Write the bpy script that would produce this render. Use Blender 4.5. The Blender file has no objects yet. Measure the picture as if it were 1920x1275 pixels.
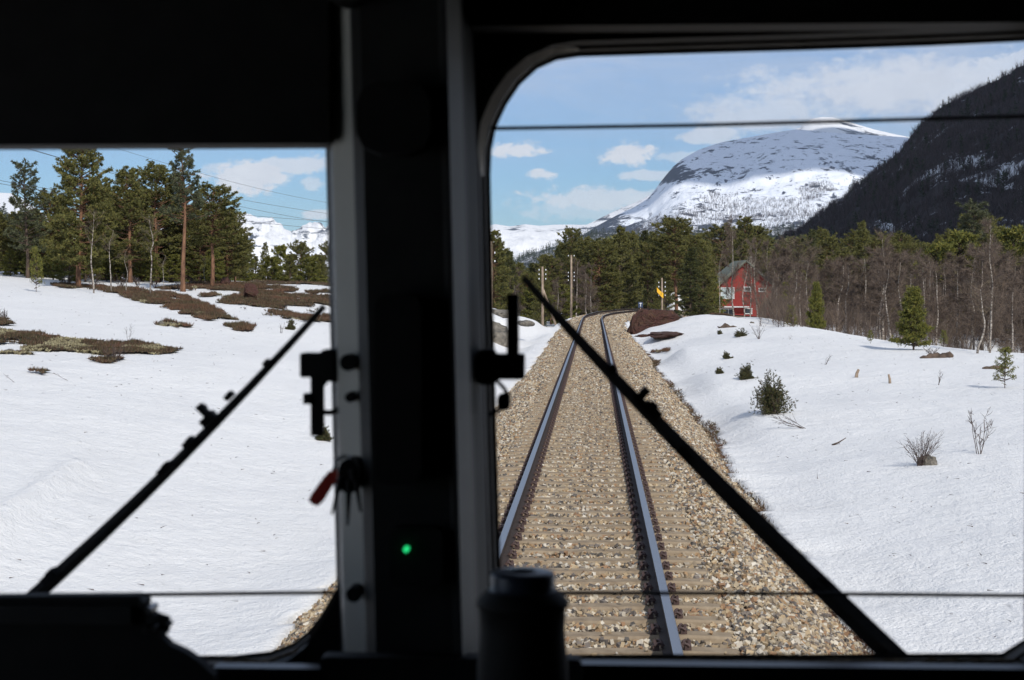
import bpy, bmesh, math, random
import numpy as np
from mathutils import Vector, Matrix
R = math.radians
C = bpy.data.collections.new('scene'); bpy.context.scene.collection.children.link(C)
scn = bpy.context.scene

# ------------------------------------------------------------------ camera
F = 3150.0
CAM = Vector((0.165, 0, 2.555))
cd = bpy.data.cameras.new('camera'); cam = bpy.data.objects.new('camera', cd); C.objects.link(cam)
cam.location = CAM; cam.rotation_euler = (R(90 - 1.864), 0, R(2.799))
cd.sensor_width = 36; cd.lens = F / 1920 * 36; cd.clip_start = 0.05; cd.clip_end = 60000
cd.dof.use_dof = True; cd.dof.focus_distance = 45; cd.dof.aperture_fstop = 9
scn.camera = cam
scn.render.resolution_x = 1024; scn.render.resolution_y = 680

# ------------------------------------------------------------------ light
SUN_EL, SUN_AZ = 37.0, 27.0            # the sun stands behind the train, a little to the right
S = Vector((math.sin(R(SUN_AZ)) * math.cos(R(SUN_EL)), -math.cos(R(SUN_AZ)) * math.cos(R(SUN_EL)), math.sin(R(SUN_EL))))
sl = bpy.data.lights.new('sun', 'SUN'); sl.energy = 3.9; sl.angle = R(0.5); sl.color = (1, 0.955, 0.89)
so = bpy.data.objects.new('sun', sl); C.objects.link(so); so.rotation_euler = S.to_track_quat('Z', 'Y').to_euler()
scn.view_settings.view_transform = 'Standard'; scn.view_settings.look = 'None'
scn.view_settings.exposure = -0.02; scn.view_settings.gamma = 1; scn.view_settings.use_curve_mapping = False
W = bpy.data.worlds.new('World'); scn.world = W; W.use_nodes = True
nt = W.node_tree; nt.nodes.clear()

def N(nt, t, **kw):
    n = nt.nodes.new(t)
    for k, v in kw.items():
        if k.startswith('_'): setattr(n, k[1:], v)
        else:
            n.inputs[int(k[1:]) if k[0] == 'i' and k[1:].isdigit() else k].default_value = v
    return n
def MA(nt, op, a, b=None, c=None, clamp=False):
    n = nt.nodes.new('ShaderNodeMath'); n.operation = op; n.use_clamp = clamp
    for i, v in enumerate((a, b, c)):
        if v is None: continue
        if isinstance(v, (int, float)): n.inputs[i].default_value = v
        else: nt.links.new(v, n.inputs[i])
    return n.outputs[0]
def MIX(nt, f, a, b, blend='MIX'):
    n = nt.nodes.new('ShaderNodeMix'); n.data_type = 'RGBA'; n.blend_type = blend
    for s, v in ((n.inputs[0], f), (n.inputs[6], a), (n.inputs[7], b)):
        if isinstance(v, (int, float)): s.default_value = v
        elif isinstance(v, tuple): s.default_value = (*v, 1) if len(v) == 3 else v
        else: nt.links.new(v, s)
    return n.outputs[2]
def RAMP(nt, f, stops, interp='LINEAR'):
    n = nt.nodes.new('ShaderNodeValToRGB'); n.color_ramp.interpolation = interp
    e = n.color_ramp.elements
    while len(e) < len(stops): e.new(0.5)
    for el, (p, c) in zip(e, stops):
        el.position = p
        el.color = (c, c, c, 1) if isinstance(c, (int, float)) else (*c, 1)
    nt.links.new(f, n.inputs[0]); return n.outputs[0]
def NOISE(nt, vec, scale, detail=4, rough=0.55, dist=0.0, vs=None):
    if vs is not None:
        m = nt.nodes.new('ShaderNodeMapping'); m.inputs['Scale'].default_value = vs
        nt.links.new(vec, m.inputs[0]); vec = m.outputs[0]
    n = N(nt, 'ShaderNodeTexNoise', Scale=scale, Detail=detail, Roughness=rough, Distortion=dist)
    nt.links.new(vec, n.inputs['Vector']); return n.outputs[0]

# sky: Nishita plus clouds laid out by direction
sky = nt.nodes.new('ShaderNodeTexSky'); sky.sky_type = 'NISHITA'; sky.sun_disc = False
sky.sun_elevation = R(SUN_EL); sky.sun_rotation = math.atan2(S.x, S.y)
sky.altitude = 600; sky.air_density = 1.0; sky.dust_density = 0.35; sky.ozone_density = 2.2
tc = nt.nodes.new('ShaderNodeTexCoord'); sx = nt.nodes.new('ShaderNodeSeparateXYZ')
nt.links.new(tc.outputs['Generated'], sx.inputs[0])
U = MA(nt, 'ARCTAN2', sx.outputs[0], sx.outputs[1]); V = MA(nt, 'ARCSINE', sx.outputs[2])
uv = nt.nodes.new('ShaderNodeCombineXYZ'); nt.links.new(U, uv.inputs[0]); nt.links.new(V, uv.inputs[1])
nz = NOISE(nt, uv.outputs[0], 34, 8, 0.6, 0.4, (1, 1.9, 1))
nzf = NOISE(nt, uv.outputs[0], 150, 6, 0.6, 0.2, (1, 1.5, 1))
nn = MA(nt, 'ADD', MA(nt, 'MULTIPLY', MA(nt, 'SUBTRACT', nz, 0.5), 3.0), MA(nt, 'MULTIPLY', MA(nt, 'SUBTRACT', nzf, 0.5), 1.5))
mask = None
for (px, py, a, b, st) in [(962, 283, 62, 17, 1), (1180, 292, 58, 24, 1), (1012, 328, 30, 13, .9), (1212, 331, 75, 12, .7),
        (1130, 374, 140, 24, .75), (1150, 392, 180, 26, .4), (1440, 218, 210, 42, .62), (1690, 172, 330, 62, .66), (1330, 258, 70, 20, .7),
        (1880, 160, 130, 50, .7), (455, 337, 85, 38, 1), (560, 312, 90, 16, .85), (602, 404, 40, 12, .8), (590, 348, 26, 14, .6), (420, 322, 40, 18, .6),
        (1270, 297, 60, 12, .5), (700, 300, 120, 30, .8)]:
    du = MA(nt, 'DIVIDE', MA(nt, 'SUBTRACT', U, (px - 1114) / F), a / F)
    dv = MA(nt, 'DIVIDE', MA(nt, 'SUBTRACT', V, (535 - py) / F), b / F)
    r = MA(nt, 'SQRT', MA(nt, 'ADD', MA(nt, 'MULTIPLY', du, du), MA(nt, 'MULTIPLY', dv, dv)))
    m = MA(nt, 'MULTIPLY', MA(nt, 'SUBTRACT', 1.0, r, None, False), 1.3)
    m = MA(nt, 'ADD', m, nn); m = MA(nt, 'MULTIPLY', m, 1.4 if a > 200 else 2.2, None, True); m = MA(nt, 'MULTIPLY', m, st)
    mask = m if mask is None else MA(nt, 'MAXIMUM', mask, m)
# thin high veil, more of it up and to the right
veil = NOISE(nt, uv.outputs[0], 9, 7, 0.62, 0.8, (0.8, 3.2, 1))
vg = MA(nt, 'ADD', MA(nt, 'MULTIPLY', MA(nt, 'SUBTRACT', V, 0.065), 14.0, None, True), MA(nt, 'MULTIPLY', MA(nt, 'SUBTRACT', U, 0.03), 5.0, None, True), None, True)
veil = MA(nt, 'MULTIPLY', MA(nt, 'MULTIPLY', MA(nt, 'SUBTRACT', veil, 0.22), 2.6, None, True), vg, None, True)
veil = MA(nt, 'MULTIPLY', veil, 0.8)
skyc = MIX(nt, 1.0, sky.outputs[0], (0.56, 0.775, 1.05), 'MULTIPLY')
cs = MIX(nt, NOISE(nt, uv.outputs[0], 60, 4), (7.8, 8.0, 8.7), (10.0, 10.1, 10.4))
c1 = MIX(nt, veil, skyc, (5.9, 6.7, 8.3)); c2 = MIX(nt, MA(nt, 'MULTIPLY', mask, 0.92), c1, cs)
bg = N(nt, 'ShaderNodeBackground', Strength=0.1); nt.links.new(c2, bg.inputs[0])
wo = nt.nodes.new('ShaderNodeOutputWorld'); nt.links.new(bg.outputs[0], wo.inputs[0])

# ------------------------------------------------------------------ pixel <-> place
CR = np.array(cam.rotation_euler.to_matrix()); CO = np.array(CAM)
def ray(px, py):
    d = CR @ np.array(((px - 960) / F, -(py - 637.5) / F, -1.0)); return d / d[1]
def pt(px, py, Y): return CO + ray(px, py) * Y
def zat(py, Y): return CO[2] + ray(960, py)[2] * Y
rng = np.random.default_rng(7); random.seed(7)

def tag(o, label=None, cat=None, group=None, kind=None):
    for k, v in (('label', label), ('category', cat), ('group', group), ('kind', kind)):
        if v: o[k] = v
    return o
def empty(name, loc=(0, 0, 0), rz=0, label=None, cat=None, group=None):
    o = bpy.data.objects.new(name, None); o.empty_display_size = .2; C.objects.link(o)
    o.location = loc; o.rotation_euler = (0, 0, rz); return tag(o, label, cat, group)
class G:
    """collects triangles, then links them as ONE mesh object"""
    def __init__(s): s.v = []; s.f = []; s.m = []; s.n = 0
    def add(s, v, f, mi=0):
        v = np.asarray(v, float).reshape(-1, 3); f = np.asarray(f, np.int64).reshape(-1, 3)
        s.v.append(v); s.f.append(f + s.n); s.m.append(np.full(len(f), mi)); s.n += len(v); return s
    def data(s): return np.concatenate(s.v), np.concatenate(s.f), np.concatenate(s.m)
    def mesh(s, name, mats, smooth=False):
        v, f, m = s.data()
        me = bpy.data.meshes.new(name); me.vertices.add(len(v)); me.vertices.foreach_set('co', v.astype(np.float32).ravel())
        me.loops.add(len(f) * 3); me.loops.foreach_set('vertex_index', f.astype(np.int32).ravel())
        me.polygons.add(len(f)); me.polygons.foreach_set('loop_start', np.arange(0, len(f) * 3, 3, dtype=np.int32))
        for x in (mats if isinstance(mats, (list, tuple)) else [mats]): me.materials.append(x)
        me.polygons.foreach_set('material_index', m.astype(np.int32))
        me.polygons.foreach_set('use_smooth', np.full(len(f), bool(smooth)))
        me.update(calc_edges=True); me.validate(); return me
    def build(s, name, mats, parent=None, smooth=False):
        o = bpy.data.objects.new(name, s.mesh(name, mats, smooth)); C.objects.link(o); o.parent = parent; return o
def quads(a): a = np.asarray(a).reshape(-1, 4); return np.concatenate([a[:, [0, 1, 2]], a[:, [0, 2, 3]]])
def box(c, s, M=None):
    v = np.array([[x, y, z] for x in (-.5, .5) for y in (-.5, .5) for z in (-.5, .5)]) * np.array(s)
    if M is not None: v = v @ np.array(M).T
    return v + np.array(c), quads([[0, 1, 3, 2], [4, 6, 7, 5], [0, 4, 5, 1], [2, 3, 7, 6], [0, 2, 6, 4], [1, 5, 7, 3]])
def tube(P, r, k=5, cap=True):
    P = np.asarray(P, float); n = len(P); r = np.broadcast_to(np.asarray(r, float), (n,))
    T = np.gradient(P, axis=0); T /= np.linalg.norm(T, axis=1)[:, None] + 1e-9
    ref = np.array([0, 0, 1.]) if abs(T[0, 2]) < .8 else np.array([1., 0, 0])
    A = np.cross(T, ref); A /= np.linalg.norm(A, axis=1)[:, None] + 1e-9; B = np.cross(A, T)
    a = np.arange(k) * 2 * np.pi / k
    v = (P[:, None] + r[:, None, None] * (np.cos(a)[None, :, None] * A[:, None] + np.sin(a)[None, :, None] * B[:, None])).reshape(-1, 3)
    q = [[i * k + j, i * k + (j + 1) % k, (i + 1) * k + (j + 1) % k, (i + 1) * k + j] for i in range(n - 1) for j in range(k)]
    f = quads(q)
    if cap and k > 2:
        f = np.concatenate([f, [[0, j + 1, j] for j in range(1, k - 1)], [[(n - 1) * k, (n - 1) * k + j, (n - 1) * k + j + 1] for j in range(1, k - 1)]])
    return v, f
def lathe(prof, c, k=24):
    a = np.arange(k) * 2 * np.pi / k; n = len(prof)
    v = np.array([[c[0] + r * math.cos(t), c[1] + r * math.sin(t), c[2] + z] for r, z in prof for t in a])
    q = [[i * k + j, i * k + (j + 1) % k, (i + 1) * k + (j + 1) % k, (i + 1) * k + j] for i in range(n - 1) for j in range(k)]
    return v, quads(q)
def blades(P, D, L, Wd, rg):
    n = len(P); s = np.cross(D, rg.normal(size=(n, 3))); s /= np.linalg.norm(s, axis=1)[:, None] + 1e-9
    L = np.broadcast_to(L, (n,))[:, None]; Wd = np.broadcast_to(Wd, (n,))[:, None]
    v = np.stack([P - s * Wd, P + s * Wd, P + D * L], 1).reshape(-1, 3)
    return v, np.arange(n * 3).reshape(-1, 3)
def unit(a): return a / (np.linalg.norm(a, axis=-1, keepdims=True) + 1e-9)
# smooth value noise in numpy
_T = np.random.default_rng(3).random((256, 256))
def vn(x, y):
    xi = np.floor(x).astype(int); yi = np.floor(y).astype(int); fx = x - xi; fy = y - yi
    fx = fx * fx * (3 - 2 * fx); fy = fy * fy * (3 - 2 * fy)
    g = lambda i, j: _T[i % 256, j % 256]
    return (g(xi, yi) * (1 - fx) + g(xi + 1, yi) * fx) * (1 - fy) + (g(xi, yi + 1) * (1 - fx) + g(xi + 1, yi + 1) * fx) * fy - .5
def fbm(x, y, o=4, g=.5):
    s = 0; a = 1
    for i in range(o): s = s + a * vn(x * 2 ** i + 17.3 * i, y * 2 ** i + 5.1 * i); a *= g
    return s

# ------------------------------------------------------------------ materials
def mat(name, col=(.5, .5, .5), rough=.8, metal=0, spec=.5):
    m = bpy.data.materials.new(name); m.use_nodes = True; b = m.node_tree.nodes['Principled BSDF']
    b.inputs['Base Color'].default_value = (*col, 1); b.inputs['Roughness'].default_value = rough
    b.inputs['Metallic'].default_value = metal; b.inputs['Specular IOR Level'].default_value = spec
    return m
def pos(nt):
    g = nt.nodes.new('ShaderNodeTexCoord'); return g.outputs['Object']
def setc(m, out, sock='Base Color'): m.node_tree.links.new(out, m.node_tree.nodes['Principled BSDF'].inputs[sock])
def bump(m, h, strength=.5, dist=.05):
    n = N(m.node_tree, 'ShaderNodeBump', Strength=strength, Distance=dist); m.node_tree.links.new(h, n.inputs['Height'])
    m.node_tree.links.new(n.outputs[0], m.node_tree.nodes['Principled BSDF'].inputs['Normal'])
def noisy(name, c1, c2, scale, rough=.85, spec=.3, vs=None, bs=0, bd=.02, detail=5, metal=0, lo=.35, hi=.65):
    m = mat(name, c1, rough, metal, spec); nt = m.node_tree
    n = NOISE(nt, pos(nt), scale, detail, .6, 0, vs); setc(m, RAMP(nt, n, [(lo, c1), (hi, c2)]))
    if bs: bump(m, n, bs, bd)
    return m
def island(name, cols, rough=.9, spec=.2, extra=None):
    m = mat(name, cols[0], rough, 0, spec); nt = m.node_tree
    g = nt.nodes.new('ShaderNodeNewGeometry'); k = len(cols)
    c = RAMP(nt, g.outputs['Random Per Island'], [(i / k, c) for i, c in enumerate(cols)], 'CONSTANT')
    if extra: c = MIX(nt, NOISE(nt, pos(nt), extra[0], 3), c, extra[1], 'MULTIPLY')
    setc(m, c); return m
# snow
m_snow = mat('snow', (.8, .82, .85), .75, 0, .25); nt = m_snow.node_tree; P_ = pos(nt)
n1 = NOISE(nt, P_, 5.5, 6, .66, .3, (.8, .7, 1)); n2 = NOISE(nt, P_, .35, 4, .5); n3 = NOISE(nt, P_, 24, 3, .6)
setc(m_snow, MIX(nt, MA(nt, 'MULTIPLY', RAMP(nt, NOISE(nt, P_, 1.1, 6, .7), [(.52, 0.), (.75, 1.)]), .35), (.80, .785, .76), (.68, .66, .63)))
h = MA(nt, 'ADD', MA(nt, 'ADD', MA(nt, 'MULTIPLY', n1, 1.0), MA(nt, 'MULTIPLY', n3, .4)), MA(nt, 'MULTIPLY', n2, 1.2)); bump(m_snow, h, .68, .12)
# ballast under-sheet
m_bal = mat('ballast_bed', (.2, .16, .11), .95, 0, .1); nt = m_bal.node_tree
v = N(nt, 'ShaderNodeTexVoronoi', Scale=19.0); nt.links.new(pos(nt), v.inputs['Vector'])
sp = nt.nodes.new('ShaderNodeSeparateColor'); nt.links.new(v.outputs['Color'], sp.inputs[0])
setc(m_bal, RAMP(nt, sp.outputs[0], [(0, (.34, .28, .2)), (.2, (.17, .12, .08)), (.4, (.42, .37, .29)), (.62, (.1, .09, .08)), (.75, (.27, .15, .08)), (.85, (.24, .19, .13))], 'CONSTANT'))
bump(m_bal, v.outputs['Distance'], 1, .05)
m_stone = island('ballast_stone', [(.60, .53, .41), (.42, .32, .2), (.15, .13, .115), (.53, .41, .26), (.68, .62, .52), (.2, .17, .145), (.33, .20, .115), (.42, .35, .26), (.12, .11, .10), (.52, .43, .30), (.30, .23, .15), (.38, .25, .14), (.5, .45, .37), (.33, .26, .18)], .9, .2, (30, (.75, .72, .68)))
m_sleeper = noisy('weathered_concrete', (.22, .165, .11), (.34, .265, .18), 5, .95, .1, None, .4, .01)
m_rail = noisy('rusty_rail_side', (.03, .022, .018), (.055, .038, .03), 30, .8, .3)
m_head = mat('polished_rail_head', (.36, .34, .33), .34, 1.0)
m_clip = noisy('rusty_clip', (.045, .028, .028), (.085, .05, .04), 40, .7, .4)
# bark, needles
def bark(name, lo, hi, scale=6, vs=(1, 1, .25)):
    return noisy(name, lo, hi, scale, .95, .1, vs, .5, .03)
m_pinebark = bark('pine_bark', (.11, .06, .04), (.27, .145, .085)); m_darkbark = bark('spruce_bark', (.06, .045, .035), (.14, .1, .075))
m_birch = mat('birch_bark', (.5, .47, .42), .9, 0, .1); nt = m_birch.node_tree
setc(m_birch, RAMP(nt, NOISE(nt, pos(nt), 5, 5, .7, 0, (1, 1, 2.2)), [(.40, (.07, .05, .045)), (.5, (.29, .25, .21)), (.62, (.46, .41, .35))]))
m_twig = island('birch_twig', [(.125, .092, .072), (.17, .13, .10), (.095, .07, .06), (.15, .108, .075)])
m_twigg = island('grey_twig', [(.13, .10, .07), (.17, .13, .085), (.10, .08, .06)])
m_dryt = island('bare_twig', [(.07, .05, .045), (.11, .08, .065), (.05, .035, .03)])
def needles(name, cols): return island(name, cols, .75, .25)
m_pine = needles('pine_needles', [(.12, .118, .034), (.16, .15, .04), (.08, .086, .028), (.20, .178, .048), (.125, .116, .038)])
m_pineb = needles('blue_pine_needles', [(.095, .10, .05), (.07, .08, .042), (.125, .13, .06), (.055, .062, .035)])
m_spruce = needles('spruce_needles', [(.085, .09, .028), (.06, .066, .024), (.12, .115, .035), (.045, .052, .02)])
m_young = needles('young_pine_needles', [(.16, .155, .03), (.12, .125, .028), (.20, .175, .035), (.075, .09, .024)])
m_juni = needles('juniper_needles', [(.085, .085, .028), (.05, .06, .024), (.12, .095, .04), (.07, .052, .03), (.035, .045, .02)])
m_heath = island('heather_sprigs', [(.11, .056, .038), (.08, .042, .03), (.15, .085, .055), (.065, .062, .028), (.10, .09, .045), (.05, .034, .026), (.17, .13, .085)])
nt = m_heath.node_tree; b_ = nt.nodes['Principled BSDF']; src = b_.inputs['Base Color'].links[0].from_socket
setc(m_heath, MIX(nt, RAMP(nt, NOISE(nt, pos(nt), .8, 5, .65), [(.48, 0.), (.66, .5)]), MIX(nt, RAMP(nt, NOISE(nt, pos(nt), .35, 3, .6), [(.5, 0.), (.6, .7)]), src, (.16, .08, .05)), (.085, .075, .035)))
m_lich = island('lichen', [(.32, .28, .16), (.24, .20, .12), (.38, .34, .21)])
m_soil = mat('heath_soil', (.08, .05, .035), .95, 0, .1); nt = m_soil.node_tree
s1 = NOISE(nt, pos(nt), 1.6, 6, .65); s2 = NOISE(nt, pos(nt), 14, 5, .7)
setc(m_soil, MIX(nt, MA(nt, 'MULTIPLY', s2, .9), RAMP(nt, s1, [(.38, (.10, .062, .042)), (.5, (.07, .058, .032)), (.6, (.16, .12, .08))]), (.03, .02, .016)))
bump(m_soil, s2, 1, .08)
m_wood = bark('grey_pole_wood', (.22, .16, .11), (.42, .33, .25), 8); m_post = bark('brown_pole_wood', (.20, .10, .055), (.34, .20, .12), 8)
m_brown = mat('brown_rock', (.1, .05, .04), .9, 0, .2); nt = m_brown.node_tree
q1 = NOISE(nt, pos(nt), 2.2, 8, .68, .6)
setc(m_brown, RAMP(nt, q1, [(.32, (.03, .017, .015)), (.48, (.075, .034, .026)), (.58, (.055, .032, .022)), (.7, (.15, .07, .035))])); bump(m_brown, q1, .8, .12)
m_grey = mat('grey_rock', (.2, .18, .15), .9, 0, .2); nt = m_grey.node_tree
q1 = NOISE(nt, pos(nt), 3.2, 8, .68, .6); setc(m_grey, RAMP(nt, q1, [(.35, (.05, .05, .05)), (.5, (.17, .15, .12)), (.66, (.26, .23, .19))])); bump(m_grey, q1, .8, .1)
m_red = noisy('red_boarding', (.20, .022, .018), (.30, .034, .026), 3, .7, .3, (6, 6, .4), .5, .03)
m_roof = noisy('mossy_slate', (.10, .115, .085), (.21, .22, .18), 2.4, .9, .2, None, .6, .05)
m_white = mat('white_paint', (.58, .58, .56), .6); m_pane = mat('dark_window_pane', (.05, .06, .07), .1, 0, .6)
m_insul = mat('white_insulator', (.85, .85, .84), .3)
m_yellow = mat('yellow_board', (.85, .45, .02), .5); m_blue = mat('dark_blue_board', (.02, .035, .08), .5)
m_wire = mat('grey_wire', (.12, .11, .12), .6, .3)
# cab
m_black = noisy('black_cab_plastic', (.008, .008, .008), (.013, .013, .012), 20, .7, .3); m_rub = noisy('black_rubber', (.012, .012, .013), (.024, .023, .022), 40, .75, .3)
m_cabgrey = noisy('grey_green_paint', (.17, .17, .155), (.21, .21, .195), 5, .55, .4); m_cablit = noisy('lit_grey_green_paint', (.58, .58, .52), (.66, .66, .60), 5, .5, .4)  # same pillar paint twice; the paler copy has the left facet's light painted in
m_trim = noisy('dusty_trim', (.05, .046, .04), (.09, .08, .07), 16, .7, .3)
m_dark = noisy('dark_grey_cover', (.022, .023, .022), (.032, .033, .031), 15, .7, .3)
m_redt = noisy('red_plastic_tag', (.62, .05, .035), (.72, .07, .05), 9, .5, .4); m_steel = mat('worn_steel', (.3, .3, .3), .35, .9)
m_cap = noisy('navy_flask_lid', (.02, .028, .045), (.04, .05, .075), 12, .35, .5); m_sillm = noisy('navy_sill_paint', (.006, .008, .014), (.012, .015, .022), 8, .4, .5)
m_led = mat('green_led', (0, .5, .15)); b = m_led.node_tree.nodes['Principled BSDF']; b.inputs['Emission Color'].default_value = (.02, .75, .22, 1); b.inputs['Emission Strength'].default_value = 1.1
m_glass = bpy.data.materials.new('window_glass'); m_glass.use_nodes = True; nt = m_glass.node_tree; nt.nodes.clear()
t_ = N(nt, 'ShaderNodeBsdfTransparent', Color=(.975, .985, .99, 1)); g_ = N(nt, 'ShaderNodeBsdfGlossy', Roughness=.02)
d_ = N(nt, 'ShaderNodeBsdfDiffuse', Color=(.45, .4, .33, 1)); mx = N(nt, 'ShaderNodeMixShader', i0=.03); mx2 = nt.nodes.new('ShaderNodeMixShader')
nt.links.new(t_.outputs[0], mx.inputs[1]); nt.links.new(g_.outputs[0], mx.inputs[2]); nt.links.new(mx.outputs[0], mx2.inputs[1]); nt.links.new(d_.outputs[0], mx2.inputs[2])
nt.links.new(MA(nt, 'MULTIPLY', RAMP(nt, NOISE(nt, pos(nt), 7, 6, .7), [(.5, 0.), (.8, 1.)]), .05), mx2.inputs[0])
o_ = nt.nodes.new('ShaderNodeOutputMaterial'); nt.links.new(mx2.outputs[0], o_.inputs[0])

# ------------------------------------------------------------------ the line of the track
def build_path():
    s, x, y, hd = 0, 0.0, -30.0, 0.0; out = []
    ds = .3
    while s < 330:
        out.append((x, y, hd))
        k = 0 if y < 124 and hd == 0 else min(1 / 170.0, .0000 + (s - 154) / 30 * (1 / 170.0))
        if hd > R(100): k = 0
        hd += max(k, 0) * ds; x += math.sin(hd) * ds; y += math.cos(hd) * ds; s += ds
    return np.array(out)
PATH = build_path()
def pz(x): return -np.clip((np.asarray(x, float) - 5.6) * .1, 0, 1.7)
def track_dist(x, y):
    """signed distance to the track centre line (right +)"""
    x = np.asarray(x, float); y = np.asarray(y, float); d = x.copy()
    m = (y > 118) & (y < 420) & (np.abs(x) < 200)
    if m.any():
        xs, ys = x[m], y[m]; P = PATH[480::4]; best = np.full(xs.shape, 1e9); sg = np.ones(xs.shape)
        for (a, b, h) in P:
            q = (xs - a) ** 2 + (ys - b) ** 2; k = q < best; best = np.where(k, q, best)
            sg = np.where(k, np.sign((xs - a) * math.cos(h) - (ys - b) * math.sin(h)), sg)
        dd = np.sqrt(best) * sg; d[m] = dd
    return d

# ------------------------------------------------------------------ terrain height
ctl = []
def cp(px, py, Y): p = pt(px, py, Y); ctl.append((p[0], p[1], p[2]))
for px, prof in {0: [(100, 508), (70, 541), (50, 600), (40, 650), (32, 720), (25, 840), (20, 980), (15, 1210)],
                 300: [(95, 528), (85, 533), (70, 560), (55, 600), (45, 640), (38, 684), (30, 793), (25, 901), (20, 1063), (16, 1215)],
                 160: [(110, 518), (80, 538), (60, 580), (40, 662), (25, 865)],
                 450: [(115, 524), (90, 534), (75, 556), (60, 598), (45, 665)],
                 620: [(115, 527), (90, 545), (72, 570), (60, 606), (45, 679), (35, 783), (25, 957), (18, 1130)],
                 -300: [(90, 500), (60, 540), (35, 660), (20, 900)], -900: [(80, 470), (40, 560)],
                 780: [(110, 545), (90, 560)], 900: [(110, 570), (84, 590)],
                 945: [(84, 650), (100, 632)], 985: [(130, 625), (100, 640), (160, 606), (80, 672)], 1040: [(160, 604)],
                 1290: [(112, 589), (95, 606)], 1330: [(112, 588), (95, 600), (68, 645), (50, 712)], 1400: [(100, 592), (80, 622), (55, 690), (40, 755)],
                 1500: [(84, 612), (60, 665), (40, 760), (28, 880)], 1640: [(70, 640), (50, 700), (35, 800)],
                 1720: [(63, 655), (45, 730), (28, 860)], 1920: [(54, 684), (40, 745), (28, 850), (20, 1000)], 2300: [(50, 690), (25, 900)], 3000: [(45, 700), (20, 900)],
                 1500.1: [(110, 628)], 1640.1: [(95, 660)], 1920.1: [(80, 700)], 1330.1: [(150, 606)], 2300.1: [(90, 690)], 1235: [(100, 632), (112, 612)]}.items():
    for (Y, py) in prof: cp(px, py, Y)
for Y in (-20, -5, 5, 15, 30, 45, 60, 75, 90, 105, 120):
    ctl.append((3.2, Y, -.66)); ctl.append((-3.0, Y, -.85))
for Y in (-20, 0): ctl += [(10, Y, -.5), (25, Y, -.3), (-9, Y, -.7), (-25, Y, .6)]
for Y in (140, 165): ctl += [(-4, Y, -1.1), (9, Y, -1.2), (-14, Y, -.6)]
for q in [(-30, 140, 1.6), (-60, 120, 3.5), (40, 130, -1.8), (70, 90, -.8), (-20, 120, 2.2), (25, 110, -1.0)]: ctl.append(q)
ctl = np.array(ctl)
def _phi(r2): return .5 * r2 * np.log(r2 + 1e-6)
_sc = 30.0
_X = ctl[:, :2] / _sc; n = len(_X)
_K = _phi(((_X[:, None] - _X[None]) ** 2).sum(-1)) + np.eye(n) * .004
_P = np.hstack([np.ones((n, 1)), _X]); _A = np.block([[_K, _P], [_P.T, np.zeros((3, 3))]])
_w = np.linalg.solve(_A, np.concatenate([ctl[:, 2], np.zeros(3)]))
def sstep(a, b, x): t = np.clip((x - a) / (b - a), 0, 1); return t * t * (3 - 2 * t)
def base_h(x, y):
    x = np.asarray(x, float); y = np.asarray(y, float)
    xc = np.clip(x, -70, 75); yc = np.clip(y, -25, 170)
    q = np.stack([xc.ravel(), yc.ravel()], 1) / _sc; out = np.empty(len(q))
    for i in range(0, len(q), 20000):
        s = q[i:i + 20000]; k = _phi(((s[:, None] - _X[None]) ** 2).sum(-1))
        out[i:i + 20000] = k @ _w[:n] + _w[n] + s @ _w[n + 1:]
    h = out.reshape(x.shape)
    far = -1.6 - .8 * sstep(250, 500, y) + fbm(x / 40, y / 40, 3) * 1.0
    h = h * (1 - sstep(125, 185, y)) + far * sstep(125, 185, y)
    left = sstep(-8, -30, x) * sstep(100, 118, y) * (1 - sstep(150, 240, y)); h = h * (1 - left) + (1.2 + .3 * fbm(x / 9, y / 9, 2)) * left
    return h
def edge(y, side): return (2.62 if side > 0 else 2.5 - .3 * sstep(30, 60, y)) + .28 * fbm(y / 1.1, y * 0 + side * 3.3, 4) + .35 * vn(y / 9, y * 0 + side) + (.38 * (1 - sstep(14, 40, y)) if side < 0 else .15 * (1 - sstep(12, 22, y)))
def height(x, y):
    x = np.asarray(x, float); y = np.asarray(y, float)
    h = base_h(x, y); amp = sstep(2.6, 5, np.abs(x))
    A_ = (-7.1, 20.5); B_ = (-7.5, 24.6); q = np.clip(((x - A_[0]) * (B_[0] - A_[0]) + (y - A_[1]) * (B_[1] - A_[1])) / ((B_[0] - A_[0]) ** 2 + (B_[1] - A_[1]) ** 2), -2, 1)
    dq = np.hypot(x - A_[0] - q * (B_[0] - A_[0]), y - A_[1] - q * (B_[1] - A_[1])); h = h + .15 * np.exp(-(dq / .17) ** 2)  # low ridge added so its shaded side imitates a shadow streak
    h = h + amp * (.08 * fbm(x / 3.1, y / 4.3, 3) + .035 * fbm(x / .55, y / .8, 2))
    return h
def snow_h(x, y):
    h = height(x, y); d = track_dist(x, y); e = np.where(d > 0, edge(y, 1), edge(y, -1)); a = np.abs(d)
    ball = -.2 - np.maximum(a - 1.7, 0) * .62 + np.where(y > 120, pz(x), 0)
    t = sstep(3.9, 2.6, a); h = h * (1 - t) + (-.15 - (e - 1.7) * .62 + np.where(y > 120, pz(x), 0)) * t
    return np.where(a < e, -3.2, h)
def gp(px, py, y0=9, y1=200):
    r = ray(px, py); Y = np.arange(y0, y1, .1); X = CO[0] + r[0] * Y; Z = CO[2] + r[2] * Y
    H = height(X, Y) if abs(X[0] + X[-1]) > 24 else snow_h(X, Y); k = np.where(Z < H)[0]; i = k[0] if len(k) else len(Y) - 1
    return np.array([X[i], Y[i], H[i]])
def spread(a, b, step0, g, lim):
    o = [a]; s = step0
    while o[-1] < b:
        o.append(o[-1] + s)
        if o[-1] > lim: s *= g
    return np.array(o)
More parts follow.
